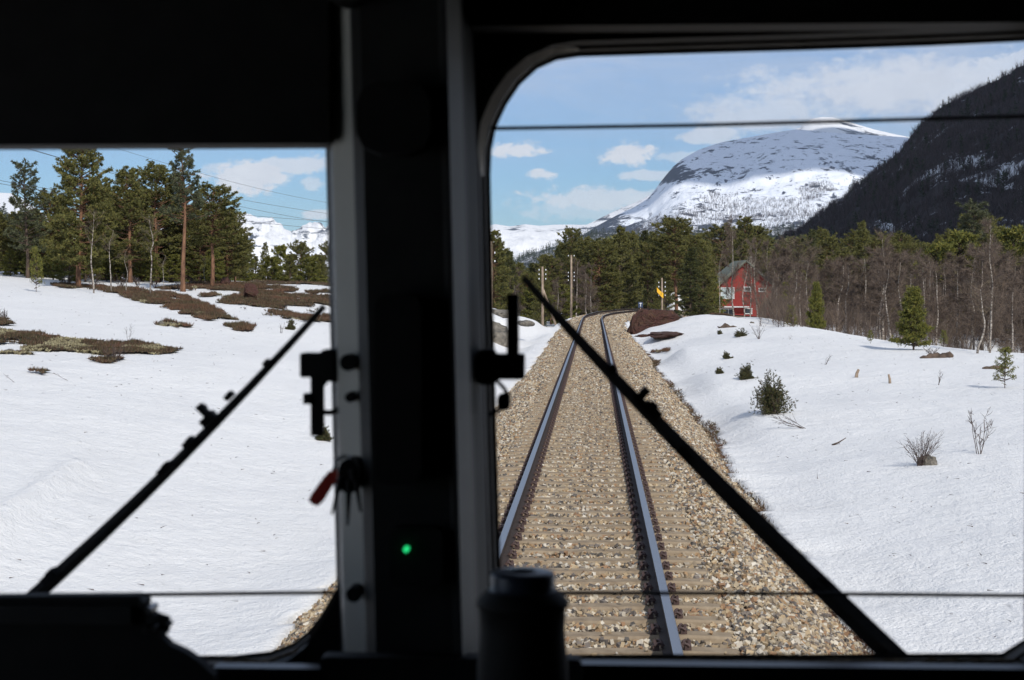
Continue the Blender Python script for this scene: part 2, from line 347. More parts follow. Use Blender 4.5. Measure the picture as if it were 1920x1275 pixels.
xs = spread(0, 14000, .14, 1.035, 15); xs = np.concatenate([-xs[:0:-1], xs])
ysf = spread(8, 16000, .16, 1.012, 45); ysb = -spread(-8, 3000, .6, 1.1, 20)[::-1]; ys = np.concatenate([ysb[:-1], ysf])
XX, YY = np.meshgrid(xs, ys); ZZ = snow_h(XX, YY)
ZZ = np.where(YY > 2500, np.minimum(ZZ, -6), ZZ)
nx, ny = len(xs), len(ys); idx = np.arange(nx * ny).reshape(ny, nx)
g = G(); g.add(np.stack([XX, YY, ZZ], -1), quads(np.stack([idx[:-1, :-1], idx[:-1, 1:], idx[1:, 1:], idx[1:, :-1]], -1)))
tag(g.build('snowy_ground', m_snow, None, True), kind='structure')

# ballast bed following the track
ii = np.arange(0, len(PATH), 2); prof = [(-4.6, -1.95), (-1.75, -.22), (-1.3, -.235), (1.3, -.235), (1.75, -.22), (4.6, -1.95)]
v = []
for i in ii:
    a, b_, h_ = PATH[i]; c, s_ = math.cos(h_), math.sin(h_)
    for (d, z) in prof: v.append((a + d * c, b_ - d * s_, z + float(pz(a))))
k = len(prof); idx = np.arange(len(ii) * k).reshape(-1, k)
tag(G().add(v, quads(np.stack([idx[:-1, :-1], idx[:-1, 1:], idx[1:, 1:], idx[1:, :-1]], -1))).build('ballast_bed', m_bal), kind='structure')

# crushed stones
def stones(n, Y0, Y1, size, seed):
    rg = np.random.default_rng(seed); y = rg.uniform(Y0, Y1, n); d = rg.uniform(-3.5, 3.5, n)
    si = ((y + 30) / .3).astype(int).clip(0, len(PATH) - 1); p = PATH[si]; off = y - p[:, 1] * 1.0
    if Y1 > 124: off = rg.uniform(0, .3, n)
    r = size * rg.uniform(.55, 1.35, n)
    ph = np.mod(y + 30.3, .6) - .3
    on_sl = (np.abs(ph) < .135) & (np.abs(d) < 1.22)
    railz = (np.abs(np.abs(d) - .7525) < .11)
    keep = ~(on_sl & (rg.random(n) > .03)) & ~railz; r = np.where(on_sl, r * .6, r)
    eR = edge(y, 1) + .12; eL = -edge(y, -1) - .12; keep &= (d < eR) & (d > eL)
    y, d, r, p, off, on = [q[keep] for q in (y, d, r, p, off, on_sl)]; n = len(y)
    zb = np.where(np.abs(d) < 1.3, -.226, -.212) - np.maximum(np.abs(d) - 1.72, 0) * .61 + rg.uniform(-.015, .02, n) + np.where(on, .05, 0) + pz(p[:, 0])
    x = p[:, 0] + d * np.cos(p[:, 2]) + off * np.sin(p[:, 2]); yy = p[:, 1] - d * np.sin(p[:, 2]) + off * np.cos(p[:, 2])
    cube = np.array([[a, b, c] for a in (-1, 1) for b in (-1, 1) for c in (-1, 1)], float) * .62
    vv = cube[None] * (1 + rg.uniform(-.45, .35, (n, 8, 3))) * (r[:, None, None] * rg.uniform(.55, 1.15, (n, 1, 3)))
    q = rg.normal(size=(n, 4)); q /= np.linalg.norm(q, axis=1)[:, None]; w, a, b, c = q.T
    M = np.stack([1 - 2 * (b * b + c * c), 2 * (a * b - c * w), 2 * (a * c + b * w), 2 * (a * b + c * w), 1 - 2 * (a * a + c * c), 2 * (b * c - a * w), 2 * (a * c - b * w), 2 * (b * c + a * w), 1 - 2 * (a * a + b * b)], 1).reshape(n, 3, 3)
    vv = np.einsum('nij,nkj->nki', M, vv) + np.stack([x, yy, zb], 1)[:, None]
    f = quads([[0, 1, 3, 2], [4, 6, 7, 5], [0, 4, 5, 1], [2, 3, 7, 6], [0, 2, 6, 4], [1, 5, 7, 3]])
    return vv.reshape(-1, 3), (f[None] + (np.arange(n) * 8)[:, None, None]).reshape(-1, 3)
g = G(); g.add(*stones(150000, 9, 42, .031, 1)); g.add(*stones(90000, 42, 85, .040, 2)); g.add(*stones(40000, 85, 200, .07, 3))
tag(g.build('gravel', m_stone), kind='stuff', label='crushed ballast stones between and beside the sleepers', cat='gravel')

# track: rails and sleepers
track = empty('railway_track', (0, 9, 0), 0, 'single railway track with steel rails on concrete sleepers curving away to the right', 'railway track')
def rail(side):
    pf = [(-.036, 0), (-.030, .004), (.030, .004), (.036, 0), (.036, -.038), (.010, -.05), (.009, -.148), (.075, -.165), (.075, -.176), (-.075, -.176), (-.075, -.165), (-.009, -.148), (-.010, -.05), (-.036, -.038)]
    v = []; idxs = list(range(0, len(PATH), 3))
    for i in idxs:
        a, b_, h_ = PATH[i]; c, s_ = math.cos(h_), math.sin(h_); cant = (.10 * min(1, h_ / .12)) if side < 0 else 0
        for (u, w) in pf: d = side * .7525 + u; v.append((a + d * c, b_ - d * s_ - 9, w + cant + float(pz(a))))
    k = len(pf); q = []; mi = []
    for i in range(len(idxs) - 1):
        for j in range(k): q.append([i * k + j, (i + 1) * k + j, (i + 1) * k + (j + 1) % k, i * k + (j + 1) % k]); mi.append(1 if j in (0, 1, 2) else 0)
    q = np.array(q); mi = np.array(mi); g = G(); g.add(v, quads(q[mi == 0]), 0); g.v.append(np.zeros((0, 3))); g.f.append(quads(q[mi == 1])); g.m.append(np.ones(2 * (mi == 1).sum(), int))
    o = g.build('rail', [m_rail, m_head], track); return o
rail(-1); rail(1)
def sleeper_g():
    xs_ = [-1.27, -1.24, -.95, -.4, 0, .4, .95, 1.24, 1.27]; top = [-.215, -.19, -.178, -.192, -.197, -.192, -.178, -.19, -.215]; v = []
    for x, t in zip(xs_, top): v += [(x, -.145, -.36), (x, -.105, t - .018), (x, -.085, t), (x, .085, t), (x, .105, t - .018), (x, .145, -.36)]
    q = [[i * 6 + j, i * 6 + j + 1, (i + 1) * 6 + j + 1, (i + 1) * 6 + j] for i in range(8) for j in range(5)]
    return v, np.concatenate([quads(q), [[0, 2, 1], [0, 3, 2], [0, 4, 3], [0, 5, 4], [48, 49, 50], [48, 50, 51], [48, 51, 52], [48, 52, 53]]])
sl_me = G().add(*sleeper_g()).mesh('sleeper', m_sleeper)
def clip_g(sgn):
    g = G(); a = np.linspace(-.3, 3.6, 9)
    P = np.stack([sgn * (.085 + .035 * np.cos(a) * .6 + .01), .055 * np.cos(a), -.145 + .032 * np.sin(a) + .0 * a], 1); g.add(*tube(P, .0115, 5))
    P = np.stack([sgn * (.06 + .07 * np.linspace(0, 1, 5)), .0 * np.linspace(0, 1, 5) - .05, -.148 + .02 * np.sin(np.linspace(0, 3.1, 5))], 1); g.add(*tube(P, .013, 5))
    g.add(*box((sgn * .12, 0, -.165), (.05, .1, .04))); g.add(*tube([(sgn * .125, -.04, -.15), (sgn * .13, 0, -.118), (sgn * .125, .04, -.15)], .013, 5)); return g
cl_me = {s: clip_g(s).mesh('rail_clip', m_clip) for s in (-1, 1)}
rest = G(); sv, sf = sleeper_g(); cnt = 0
for i, s_ in enumerate(np.arange(39.0, 300, .6)):
    a, b_, h_ = PATH[int(round(s_ / .3))]
    if cnt < 100:
        o = bpy.data.objects.new('sleeper', sl_me); C.objects.link(o); o.parent = track; o.location = (a, b_ - 9 + random.uniform(-.012, .012), 0); o.rotation_euler = (0, 0, -h_ + random.uniform(-.006, .006)); cnt += 1
        if cnt <= 60:
            for rs in (-1, 1):
                for cs_ in (-1, 1):
                    c = bpy.data.objects.new('rail_clip', cl_me[cs_]); C.objects.link(c); c.parent = o; c.location = (rs * .7525, 0, 0)
        else:
            for rs in (-1, 1):
                for cs_ in (-1, 1):
                    c = bpy.data.objects.new('rail_clip', cl_me[cs_]); C.objects.link(c); c.parent = o; c.location = (rs * .7525, 0, 0)
    else:
        c_, q_ = math.cos(h_), math.sin(h_); v = np.array(sv); x = a + v[:, 0] * c_ + v[:, 1] * q_; y = b_ - 9 - v[:, 0] * q_ + v[:, 1] * c_
        rest.add(np.stack([x, y, v[:, 2] + float(pz(a))], 1), sf)
        for rs in (-1, 1):
            for cs_ in (-1, 1):
                bx_, bf_ = box((rs * .7525 + cs_ * .1, 0, -.155), (.07, .11, .05)); x = a + bx_[:, 0] * c_ + bx_[:, 1] * q_; y = b_ - 9 - bx_[:, 0] * q_ + bx_[:, 1] * c_
                rest.add(np.stack([x, y, bx_[:, 2] + float(pz(a))], 1), bf_, 1)
tag(rest.build('sleepers', [m_sleeper, m_clip], track), kind='stuff')

# ------------------------------------------------------------------ mountains
def ridge_mesh(name, pts, Dr, Dn, mat_, nu=420, nv=90, z0=-8, pw=1.0, namp=1.0, nscale=1.0, jag=0, back=1.5, seed=0):
    px = np.array([p[0] for p in pts], float); py = np.array([p[1] for p in pts], float)
    D = np.array([p[2] if len(p) > 2 else Dr for p in pts], float)
    u = np.linspace(px[0], px[-1], nu); ry = np.interp(u, px, py); rD = np.interp(u, px, D)
    ry = ry + jag * fbm(u / 18 + seed, u * 0 + seed, 4)
    t = np.concatenate([np.linspace(0, 1, nv), 1 + np.linspace(.03, 1, 18) * .9]); vs = []
    K = (CR[:, 0][None] * 0)
    dirs = np.array([ray(a, b) for a, b in zip(u, ry)])
    top = CO + dirs * rD[:, None]
    nearD = Dn if not callable(Dn) else np.array([Dn(a) for a in u])
    for tt in t:
        Dd = nearD + (rD - nearD) * tt if tt <= 1 else rD + (tt - 1) * (rD - nearD) * back
        X = CO[0] + dirs[:, 0] * Dd; f = tt ** pw if tt <= 1 else max(0, 1 - (tt - 1) * 1.1)
        Z = z0 + (top[:, 2] - z0) * f; sc = Dr * .035 * nscale
        am = (math.sin(math.pi * min(tt, 1)) * .9 + .04) if tt <= 1 else .4
        Z = Z + am * namp * Dr * .011 * fbm(X / sc + seed, Dd / sc, 6, .55)
        vs.append(np.stack([X, Dd + 0 * X, Z], 1))
    idx = np.arange(len(t) * nu).reshape(len(t), nu)
    g = G(); g.add(np.concatenate(vs), quads(np.stack([idx[:-1, :-1], idx[:-1, 1:], idx[1:, 1:], idx[1:, :-1]], -1)))
    o = g.build(name, mat_, None, True); tag(o, kind='structure'); return np.stack(vs)
def rocky(name, scale, cover, snow=(.82, .84, .88), rock=(.055, .06, .07), vs=(1, 1, 3), bd=8, zr=None, cliffs_shade=(), n2w=.7):
    m = mat(name, snow, .9, 0, .1); nt = m.node_tree; p = pos(nt)
    n1 = NOISE(nt, p, scale, 9, .72, .5, vs); n2 = NOISE(nt, p, scale * .22, 4, .55)
    f = MA(nt, 'ADD', n1, MA(nt, 'MULTIPLY', MA(nt, 'SUBTRACT', n2, .5), n2w))
    if zr:
        sz = nt.nodes.new('ShaderNodeSeparateXYZ'); nt.links.new(p, sz.inputs[0])
        f = MA(nt, 'ADD', f, MA(nt, 'MULTIPLY', MA(nt, 'SUBTRACT', 1.0, MA(nt, 'DIVIDE', sz.outputs[2], zr[0]), None, True), zr[1]))
    for (cx, cz, a, b, w) in cliffs_shade:
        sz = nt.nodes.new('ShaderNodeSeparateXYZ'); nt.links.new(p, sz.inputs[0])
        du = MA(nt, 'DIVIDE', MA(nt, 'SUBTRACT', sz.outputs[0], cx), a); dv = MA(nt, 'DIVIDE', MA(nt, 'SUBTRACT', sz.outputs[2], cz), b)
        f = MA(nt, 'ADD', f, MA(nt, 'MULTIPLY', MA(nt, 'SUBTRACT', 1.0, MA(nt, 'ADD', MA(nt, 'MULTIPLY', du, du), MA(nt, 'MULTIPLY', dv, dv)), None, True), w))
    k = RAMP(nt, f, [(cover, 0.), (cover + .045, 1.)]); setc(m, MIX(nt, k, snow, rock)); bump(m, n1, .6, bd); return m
m_mt = rocky('snowy_mountain_rock', .030, .56, rock=(.05, .058, .08), vs=(1, .7, 1.5), bd=2, n2w=.42, zr=(220, .05), cliffs_shade=[(258, 370, 62, 62, .24), (330, 350, 60, 30, .08), (0, 180, 190, 80, .2), (620, 330, 330, 70, .02), (420, 150, 500, 60, .05)])  # rock cliffs, plus the left flank's shade darkened into the colour
m_mt2 = rocky('far_snow_mountain', .006, .64, snow=(.84, .83, .82), rock=(.07, .08, .1), bd=5)
m_mt3 = rocky('peak_rock', .008, .575, snow=(.84, .83, .82), rock=(.07, .08, .1), bd=6)
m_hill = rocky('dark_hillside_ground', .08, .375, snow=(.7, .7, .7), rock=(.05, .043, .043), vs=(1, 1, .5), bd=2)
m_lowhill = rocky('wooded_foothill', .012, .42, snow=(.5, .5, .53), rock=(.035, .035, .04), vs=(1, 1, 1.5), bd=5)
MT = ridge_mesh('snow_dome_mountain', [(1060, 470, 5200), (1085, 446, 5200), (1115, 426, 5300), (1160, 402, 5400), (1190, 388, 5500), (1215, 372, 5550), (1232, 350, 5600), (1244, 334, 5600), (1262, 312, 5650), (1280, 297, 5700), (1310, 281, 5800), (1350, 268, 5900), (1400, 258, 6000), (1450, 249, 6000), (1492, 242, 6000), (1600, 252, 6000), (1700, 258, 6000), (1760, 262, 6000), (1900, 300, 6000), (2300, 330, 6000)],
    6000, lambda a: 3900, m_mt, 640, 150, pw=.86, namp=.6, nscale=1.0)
ridge_mesh('summit_cap', [(1440, 262), (1480, 246), (1500, 239), (1507, 231), (1520, 223), (1540, 219), (1562, 220), (1600, 231), (1640, 243), (1680, 252), (1730, 262), (1800, 275)], 6700, lambda a: 5900, m_mt2, 120, 30, z0=480, namp=.15)
ridge_mesh('cliff_ridge', [(1500, 246), (1503, 236), (1512, 229), (1528, 222), (1545, 224), (1570, 245)], 6650, lambda a: 6560, m_mt3, 80, 20, z0=560, namp=.2, jag=5)
ridge_mesh('snow_shoulder_mountain', [(960, 488, 7000), (1000, 474, 7000), (1050, 452, 7200), (1085, 428, 7300), (1120, 412, 7400), (1150, 397, 7500), (1190, 380, 7500), (1240, 355, 7500), (1300, 330, 7500)], 7400, lambda a: 6000, m_mt2, 200, 60, pw=.8, namp=.5)
ridge_mesh('distant_snow_range', [(640, 410), (700, 400), (800, 412), (880, 418), (912, 423), (930, 420), (955, 424), (985, 420), (1010, 423), (1040, 421), (1100, 421), (1180, 424), (1300, 440)], 9500, lambda a: 7400, m_mt2, 300, 60, pw=.8, namp=.8, nscale=.8)
ridge_mesh('jagged_snow_peaks', [(250, 440), (340, 420), (400, 404), (430, 399), (462, 402), (485, 407), (496, 410), (512, 411), (520, 421), (533, 431), (560, 431), (575, 429), (590, 425), (598, 422), (610, 427), (622, 424), (660, 430), (740, 440), (860, 470)], 8200, lambda a: 5600, m_mt3, 420, 80, pw=.75, namp=1.3, nscale=.7, jag=7)
ridge_mesh('left_snow_dome', [(-500, 420), (-250, 380), (-80, 366), (0, 361), (22, 362), (40, 372), (70, 392), (110, 420), (160, 450), (260, 480)], 6500, lambda a: 4500, m_mt2, 160, 50, pw=.8, namp=.3)
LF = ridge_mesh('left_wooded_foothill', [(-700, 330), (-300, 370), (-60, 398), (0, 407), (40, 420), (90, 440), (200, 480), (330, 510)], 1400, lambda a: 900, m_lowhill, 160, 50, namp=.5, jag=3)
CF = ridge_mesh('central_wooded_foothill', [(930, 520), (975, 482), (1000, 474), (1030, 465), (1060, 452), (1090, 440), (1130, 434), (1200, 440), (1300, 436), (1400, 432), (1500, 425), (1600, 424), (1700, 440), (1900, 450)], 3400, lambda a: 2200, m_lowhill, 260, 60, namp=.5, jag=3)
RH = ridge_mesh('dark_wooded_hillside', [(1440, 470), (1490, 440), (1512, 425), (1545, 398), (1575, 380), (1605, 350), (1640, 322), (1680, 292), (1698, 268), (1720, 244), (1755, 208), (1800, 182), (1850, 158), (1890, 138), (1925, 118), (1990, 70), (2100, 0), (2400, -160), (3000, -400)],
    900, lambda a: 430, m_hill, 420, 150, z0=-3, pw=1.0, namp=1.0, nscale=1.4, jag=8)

# small distant trees as one mass each
def tiny(n, P, H, kind, seed, k=7, ws=1.0):
    """n far trees, each a handful of thin blades (bare) or a ragged cone of blades (conifer)"""
    rg = np.random.default_rng(seed); g = G()
    base = np.repeat(P, k, 0); hh = np.repeat(H, k); m = len(base)
    if kind == 'bare':
        st = base + np.stack([np.zeros(m), np.zeros(m), hh * rg.uniform(0, .5, m)], 1); D = unit(np.stack([rg.normal(0, .42, m), rg.normal(0, .42, m), np.ones(m)], 1))
        g.add(*blades(st, D, hh * rg.uniform(.4, .7, m), hh * rg.uniform(.008, .02, m) * ws, rg))
    else:
        t = rg.uniform(.05, .98, m); a = rg.uniform(0, 6.28, m); rr = (1 - t) * hh * .16
        st = base + np.stack([np.cos(a) * rr * .3, np.sin(a) * rr * .3, hh * t], 1); D = unit(np.stack([np.cos(a), np.sin(a), rg.uniform(-.4, .8, m)], 1))
        g.add(*blades(st, D, rr * 1.6 + .08 * hh, hh * .03, rg)); g.add(*blades(P, np.tile([[0, 0, 1.]], (len(P), 1)), H, H * .02, rg))
    return g
def scatter(VS, n, t0, t1, u0, u1, seed, bias=1):
    rg = np.random.default_rng(seed); nt_, nu_ = VS.shape[:2]; ti = (t0 + (t1 - t0) * rg.random(n) ** bias) ; ui = rg.uniform(u0, u1, n) * (nu_ - 1.001)
    ti = ti * (nt_ - 19); a = ti.astype(int); b = ui.astype(int); fa = (ti - a)[:, None]; fb = (ui - b)[:, None]
    return (VS[a, b] * (1 - fb) + VS[a, b + 1] * fb) * (1 - fa) + (VS[a + 1, b] * (1 - fb) + VS[a + 1, b + 1] * fb) * fa
m_far = island('far_bare_wood', [(.06, .045, .045), (.085, .065, .062), (.045, .036, .038), (.10, .08, .075)]); m_farm = island('mountain_bare_wood', [(.11, .095, .095), (.15, .13, .125), (.085, .075, .08)]); m_fard = island('far_conifer', [(.035, .045, .026), (.05, .058, .03), (.026, .034, .022)])
P = scatter(RH, 30000, 0, .995, 0, .62, 5); keep = fbm(P[:, 0] / 18, P[:, 2] / 9, 4) > -.45; P = P[keep]
o = tiny(len(P), P - [0, 0, .5], np.random.default_rng(1).uniform(2.5, 6, len(P)), 'bare', 11, 16).build('hillside_birch_wood', m_far); tag(o, 'dense bare birch wood covering the dark hillside', 'wood', None, 'stuff')
P = scatter(RH, 900, 0, .999, 0, .62, 6); o = tiny(len(P), P - [0, 0, .5], np.random.default_rng(2).uniform(3, 7.5, len(P)), 'con', 12, 60).build('hillside_conifers', m_fard); tag(o, 'dark conifers among the birches on the shaded hillside', 'wood', None, 'stuff')
P = scatter(MT, 30000, .0, .55, .05, .8, 8, .9); keep = (fbm(P[:, 0] / 160, P[:, 1] / 260, 4) * 130 + P[:, 2]) < 175 + np.clip(P[:, 0] * .10, 0, 90); P = P[keep]
o = tiny(len(P), P - [0, 0, 1], np.random.default_rng(3).uniform(7, 15, len(P)), 'bare', 13, 9).build('mountain_birch_wood', m_farm); tag(o, 'grey birch wood on the lower snowy mountain slope', 'wood', None, 'stuff')
P = np.concatenate([scatter(CF, 5000, .3, 1, 0, 1, 9), scatter(LF, 2500, .3, 1, .2, 1, 10)])
o = tiny(len(P), P - [0, 0, 1], np.random.default_rng(4).uniform(9, 17, len(P)), 'con', 14, 24).build('foothill_conifers', m_fard); tag(o, 'dark conifer wood along the foothills', 'wood', None, 'stuff')

# clouds out of the picture that shade the hillside and the mountain
m_cloud = mat('cloud_white', (.85, .86, .88), 1, 0, 0)
def cloud(c, sx_, sy_, sz_, seed, label):
    bm = bmesh.new(); bmesh.ops.create_icosphere(bm, subdivisions=5, radius=1)
    v = np.array([p.co[:] for p in bm.verts]); f = np.array([[q.index for q in t.verts] for t in bm.faces]); bm.free()
    r = 1 + .45 * fbm(v[:, 0] * 2.2 + seed, v[:, 1] * 2.2 + v[:, 2], 5) + .2 * fbm(v[:, 0] * 5, v[:, 1] * 5 + seed, 3)
    o = G().add(v * r[:, None] * [sx_, sy_, sz_], f).build('cloud', m_cloud, None, True); o.location = c
    tag(o, label, 'cloud')
hc = Vector((250, 690, 60)) + S * 2100; cloud(hc, 190, 300, 60, 3, 'unseen cloud added to shade the dark wooded hillside')
hc = Vector((820, 5750, 430)) + S * 5200; cloud(hc, 900, 760, 160, 9, 'unseen cloud added to shade the snow dome mountain')

# ------------------------------------------------------------------ trees
def pine_data(h, cb, Rm, seed, shape='round', nb=70, tuft=9, bl=.17, bw=.028, trunk=None, dens=1.0, stubs=10):
    rg = np.random.default_rng(seed); T = G(); tr = trunk or h * .016
    zz = np.linspace(0, h * .98, 14); bend = np.stack([.03 * h * fbm(zz / (h * .6) + seed, zz * 0, 2), .03 * h * fbm(zz / (h * .6) + seed + 9, zz * 0, 2), zz], 1); bend -= bend[0]; bend[0, 2] = -.35
    T.add(*tube(bend, tr * (1 - .88 * zz / h) * (1 + .35 * np.exp(-zz / .25)), 8)); cen = lambda z: np.array([np.interp(z, zz, bend[:, 0]), np.interp(z, zz, bend[:, 1]), z])
    tp, td = [], []
    for i in range(stubs):
        z = rg.uniform(.08, cb + .12) * h; a = rg.uniform(0, 6.28); L = rg.uniform(.2, .8) * Rm * .6; p0 = cen(z); d = np.array([math.cos(a), math.sin(a), rg.uniform(-.25, .3)])
        T.add(*tube([p0, p0 + d * L * .5, p0 + d * L + [0, 0, -.1 * L]], [.022, .015, .005], 3))
    for i in range(nb):
        t = (i + rg.random()) / nb; z = h * (cb + (1 - cb) * t * .985); a = i * 2.4 + rg.normal(0, .5)
        if shape == 'round': pr = (.45 + .75 * math.sin(math.pi * min(1, t * .78 + .16))) * (1 - t ** 5 * .55)
        elif shape == 'cone': pr = (1.02 - t) ** .85 + .04
        elif shape == 'spruce': pr = (1.02 - t) ** .95 + .03
        elif shape == 'broad': pr = ((1.02 - t) ** .55 * (.55 + .45 * min(1, t * 4 + .3)) + .06) * (.75 + .35 * rg.random())
        else: pr = (1 - t * .62) * (.7 + .5 * rg.random())
        L = Rm * pr * rg.uniform(.6, 1.15)
        up = {'round': -.05 + .7 * t, 'cone': .05 + .75 * t, 'spruce': -.28 + .75 * t, 'open': .12 + .7 * t, 'broad': -.05 + .65 * t}[shape] + rg.normal(0, .12)
        d = np.array([math.cos(a), math.sin(a), up]); p0 = cen(z); s = np.linspace(0, 1, 5)[:, None]
        P = p0 + d * L * s + np.array([0, 0, 1]) * (.18 * L * s ** 2 if shape != 'spruce' else -.12 * L * s * (1 - s) * 4 * .3 + .05 * L * s ** 3) + rg.normal(0, .03 * L, (5, 3)) * s
        T.add(*tube(P, np.linspace(.02 + .016 * L, .006, 5), 3, False))
        nsub = max(3, int((5 + 4.5 * L) * dens))
        for j in range(nsub):
            q = rg.uniform(.18 if shape in ('spruce', 'cone') else .35, 1) ; b0 = p0 + d * L * q + np.array([0, 0, 1]) * (.18 * L * q * q if shape != 'spruce' else 0)
            aa = a + rg.choice([-1, 1]) * rg.uniform(.3, 1.2); l2 = L * .42 * (1.15 - q) * rg.uniform(.6, 1.3) + .12
            d2 = np.array([math.cos(aa), math.sin(aa), up * .6 + rg.uniform(-.05, .45)]); m = max(2, int(l2 / .13 * dens))
            qs = rg.uniform(.25, 1.05, m)[:, None]; tp.append(b0 + d2 * l2 * qs + rg.normal(0, .04, (m, 3))); td.append(np.repeat(d2[None], m, 0))
            if rg.random() < .35: T.add(*tube([b0, b0 + d2 * l2], [.008, .003], 3, False))
        tp.append((p0 + d * L + [0, 0, .18 * L if shape != 'spruce' else 0])[None]); td.append(d[None])
    tp = np.concatenate(tp); td = unit(np.concatenate(td)); tp = np.concatenate([tp, cen(h * .97)[None] + rg.normal(0, .05, (6, 3))]); td = np.concatenate([td, np.tile([[0, 0, 1.]], (6, 1))])
    K = tuft; P = np.repeat(tp, K, 0); D = unit(np.repeat(td, K, 0) * .55 + rg.normal(0, .62, (len(P), 3)) + [0, 0, .22])
    Cg = G().add(*blades(P + D * .015, D, bl * rg.uniform(.6, 1.15, len(P)), bw, rg)); return T, Cg
def birch_data(h, Rm, seed, nb=26, tw=9, lean=.05, first=.22, kinks=.05, tr=None, sub=6, twr=.006):
    rg = np.random.default_rng(seed); T = G(); B = G(); zz = np.linspace(0, h, 12); tr = tr or h * .0105 + .01
    cx = lean * zz * rg.choice([-1, 1]) + kinks * h * fbm(zz / (h * .35) + seed * 3.1, zz * 0, 3); cy = kinks * h * fbm(zz / (h * .4) + seed + 40, zz * 0, 2); P = np.stack([cx - cx[0], cy - cy[0], zz], 1); P[0, 2] = -.3
    T.add(*tube(P, tr * (1.05 - .95 * zz / h), 6)); cen = lambda z: np.array([np.interp(z, zz, P[:, 0]), np.interp(z, zz, P[:, 1]), z]); sp, sd, sL = [], [], []
    for i in range(nb):
        t = rg.uniform(0, 1); z = h * (first + (1 - first) * t); a = rg.uniform(0, 6.28); L = Rm * (1.1 - .75 * t) * rg.uniform(.5, 1.1) + .2; el = rg.uniform(.5, 1.6)
        d = unit(np.array([math.cos(a), math.sin(a), el])); p0 = cen(z); s = np.linspace(0, 1, 5)[:, None]; Q = p0 + d * L * s + rg.normal(0, .04 * L, (5, 3)) * s
        B.add(*tube(Q, np.linspace(.005 + .006 * L, .003, 5), 3, False))
        for j in range(sub):
            q = rg.uniform(.2, 1); b0 = p0 + d * L * q; d2 = unit(d + rg.normal(0, .5, 3)); l2 = L * .5 * rg.uniform(.5, 1.1) * (1.2 - q * .6)
            B.add(*blades(b0[None], d2[None], l2, .007, rg)); m = tw; qs = rg.uniform(0, 1, m)[:, None]
            sp.append(b0 + d2 * l2 * qs * .9); sd.append(unit(d2 + rg.normal(0, .5, (m, 3)) + [0, 0, .15])); sL.append(rg.uniform(.15, .5, m) * min(1, h / 6))
    sp = np.concatenate(sp); sd = np.concatenate(sd); sL = np.concatenate(sL); B.add(*blades(sp, sd, sL, twr, rg)); return T, B
PR = {}
def proto(key, data, mt, mc): T, Cr = data; PR[key] = (T.mesh('trunk', mt, True), Cr.mesh('crown', mc))
# crowns built on a unit tree of the given height
proto('pine_a', pine_data(9, .18, 2.0, 1, 'broad', 130, 10, .19, .033), m_pinebark, m_pine); proto('pine_b', pine_data(9, .14, 2.0, 2, 'round', 130, 10, .19, .033), m_pinebark, m_pine)
proto('pine_c', pine_data(10, .42, 1.8, 3, 'round', 95, 10, .19, .033), m_pinebark, m_pine); proto('pine_cone', pine_data(9, .12, 1.9, 4, 'cone', 110), m_darkbark, m_pine)
proto('pine_big', pine_data(10.5, .12, 2.35, 5, 'broad', 190, 10, .19, .033), m_pinebark, m_pine); proto('pine_tall', pine_data(9.5, .46, 1.35, 6, 'open', 80, 9, .17, .03, dens=.95, stubs=26), m_pinebark, m_pineb)
proto('pine_thin', pine_data(8, .22, 1.6, 7, 'open', 90, 9, .17, .028, dens=.9), m_darkbark, m_pineb)
proto('spruce_a', pine_data(8, .05, 1.5, 8, 'spruce', 130, 9, .15, .03), m_darkbark, m_spruce); proto('spruce_b', pine_data(7, .04, 1.3, 9, 'spruce', 120, 9, .15, .03), m_darkbark, m_spruce)
proto('young', pine_data(2.2, .06, .62, 10, 'cone', 80, 9, .085, .013, .03, 1.9), m_darkbark, m_young); proto('sapling', pine_data(1.2, .15, .32, 11, 'cone', 22, 7, .07, .01, .012, 1.2, 2), m_darkbark, m_young)
proto('scrub_pine', pine_data(4.5, .04, 1.5, 12, 'broad', 90, 9, .17, .035), m_darkbark, m_young)
for i in range(5): proto('birch_%d' % i, birch_data(6.5, 1.35, 20 + i, 34, 13, .03, .2, .05, None, 9, .0075), m_birch, m_twig)
for i in range(3): proto('thicket_%d' % i, birch_data(5, 1.7, 40 + i, 46, 14, .05, .08, .1, .022, 10, .0075), m_birch, m_twigg if i == 0 else m_twig)
for i in range(4): proto('lone_birch_%d' % i, birch_data(3.2, .6, 50 + i, 14, 5, .03, .5, .08, .036, 4, .0035), m_birch, m_twigg)
PH = {'pine_a': 9, 'pine_b': 9, 'pine_c': 10, 'pine_cone': 9, 'pine_big': 10.5, 'pine_tall': 9.5, 'pine_thin': 8, 'spruce_a': 8, 'spruce_b': 7, 'young': 2.2, 'sapling': 1.2, 'scrub_pine': 4.5}
def put(key, name, X, Y, topz, label, cat, group=None, wide=1.0, rz=None, base=None, tilt=0):
    ref = PH.get(key, 6.5 if key.startswith('birch') else 5 if key.startswith('thick') else 3.2)
    z = float(height(np.array([X]), np.array([Y]))[0]) if base is None else base
    s = max(.15, (topz - z) / ref); e = empty(name, (X, Y, z), random.uniform(0, 6.28) if rz is None else rz, label, cat, group); e.rotation_euler[0] = tilt
    t, c = PR[key]
    for nm, me in (('trunk', t), ('crown', c)):
        o = bpy.data.objects.new(nm, me); C.objects.link(o); o.parent = e
    e.scale = (s * wide, s * wide, s); return e
def putp(key, name, px, pytop, Y, label, cat, group=None, wide=1.0, **kw):
    p = pt(px, 535, Y); return put(key, name, p[0], Y, zat(pytop, Y), label, cat, group, wide, **kw)
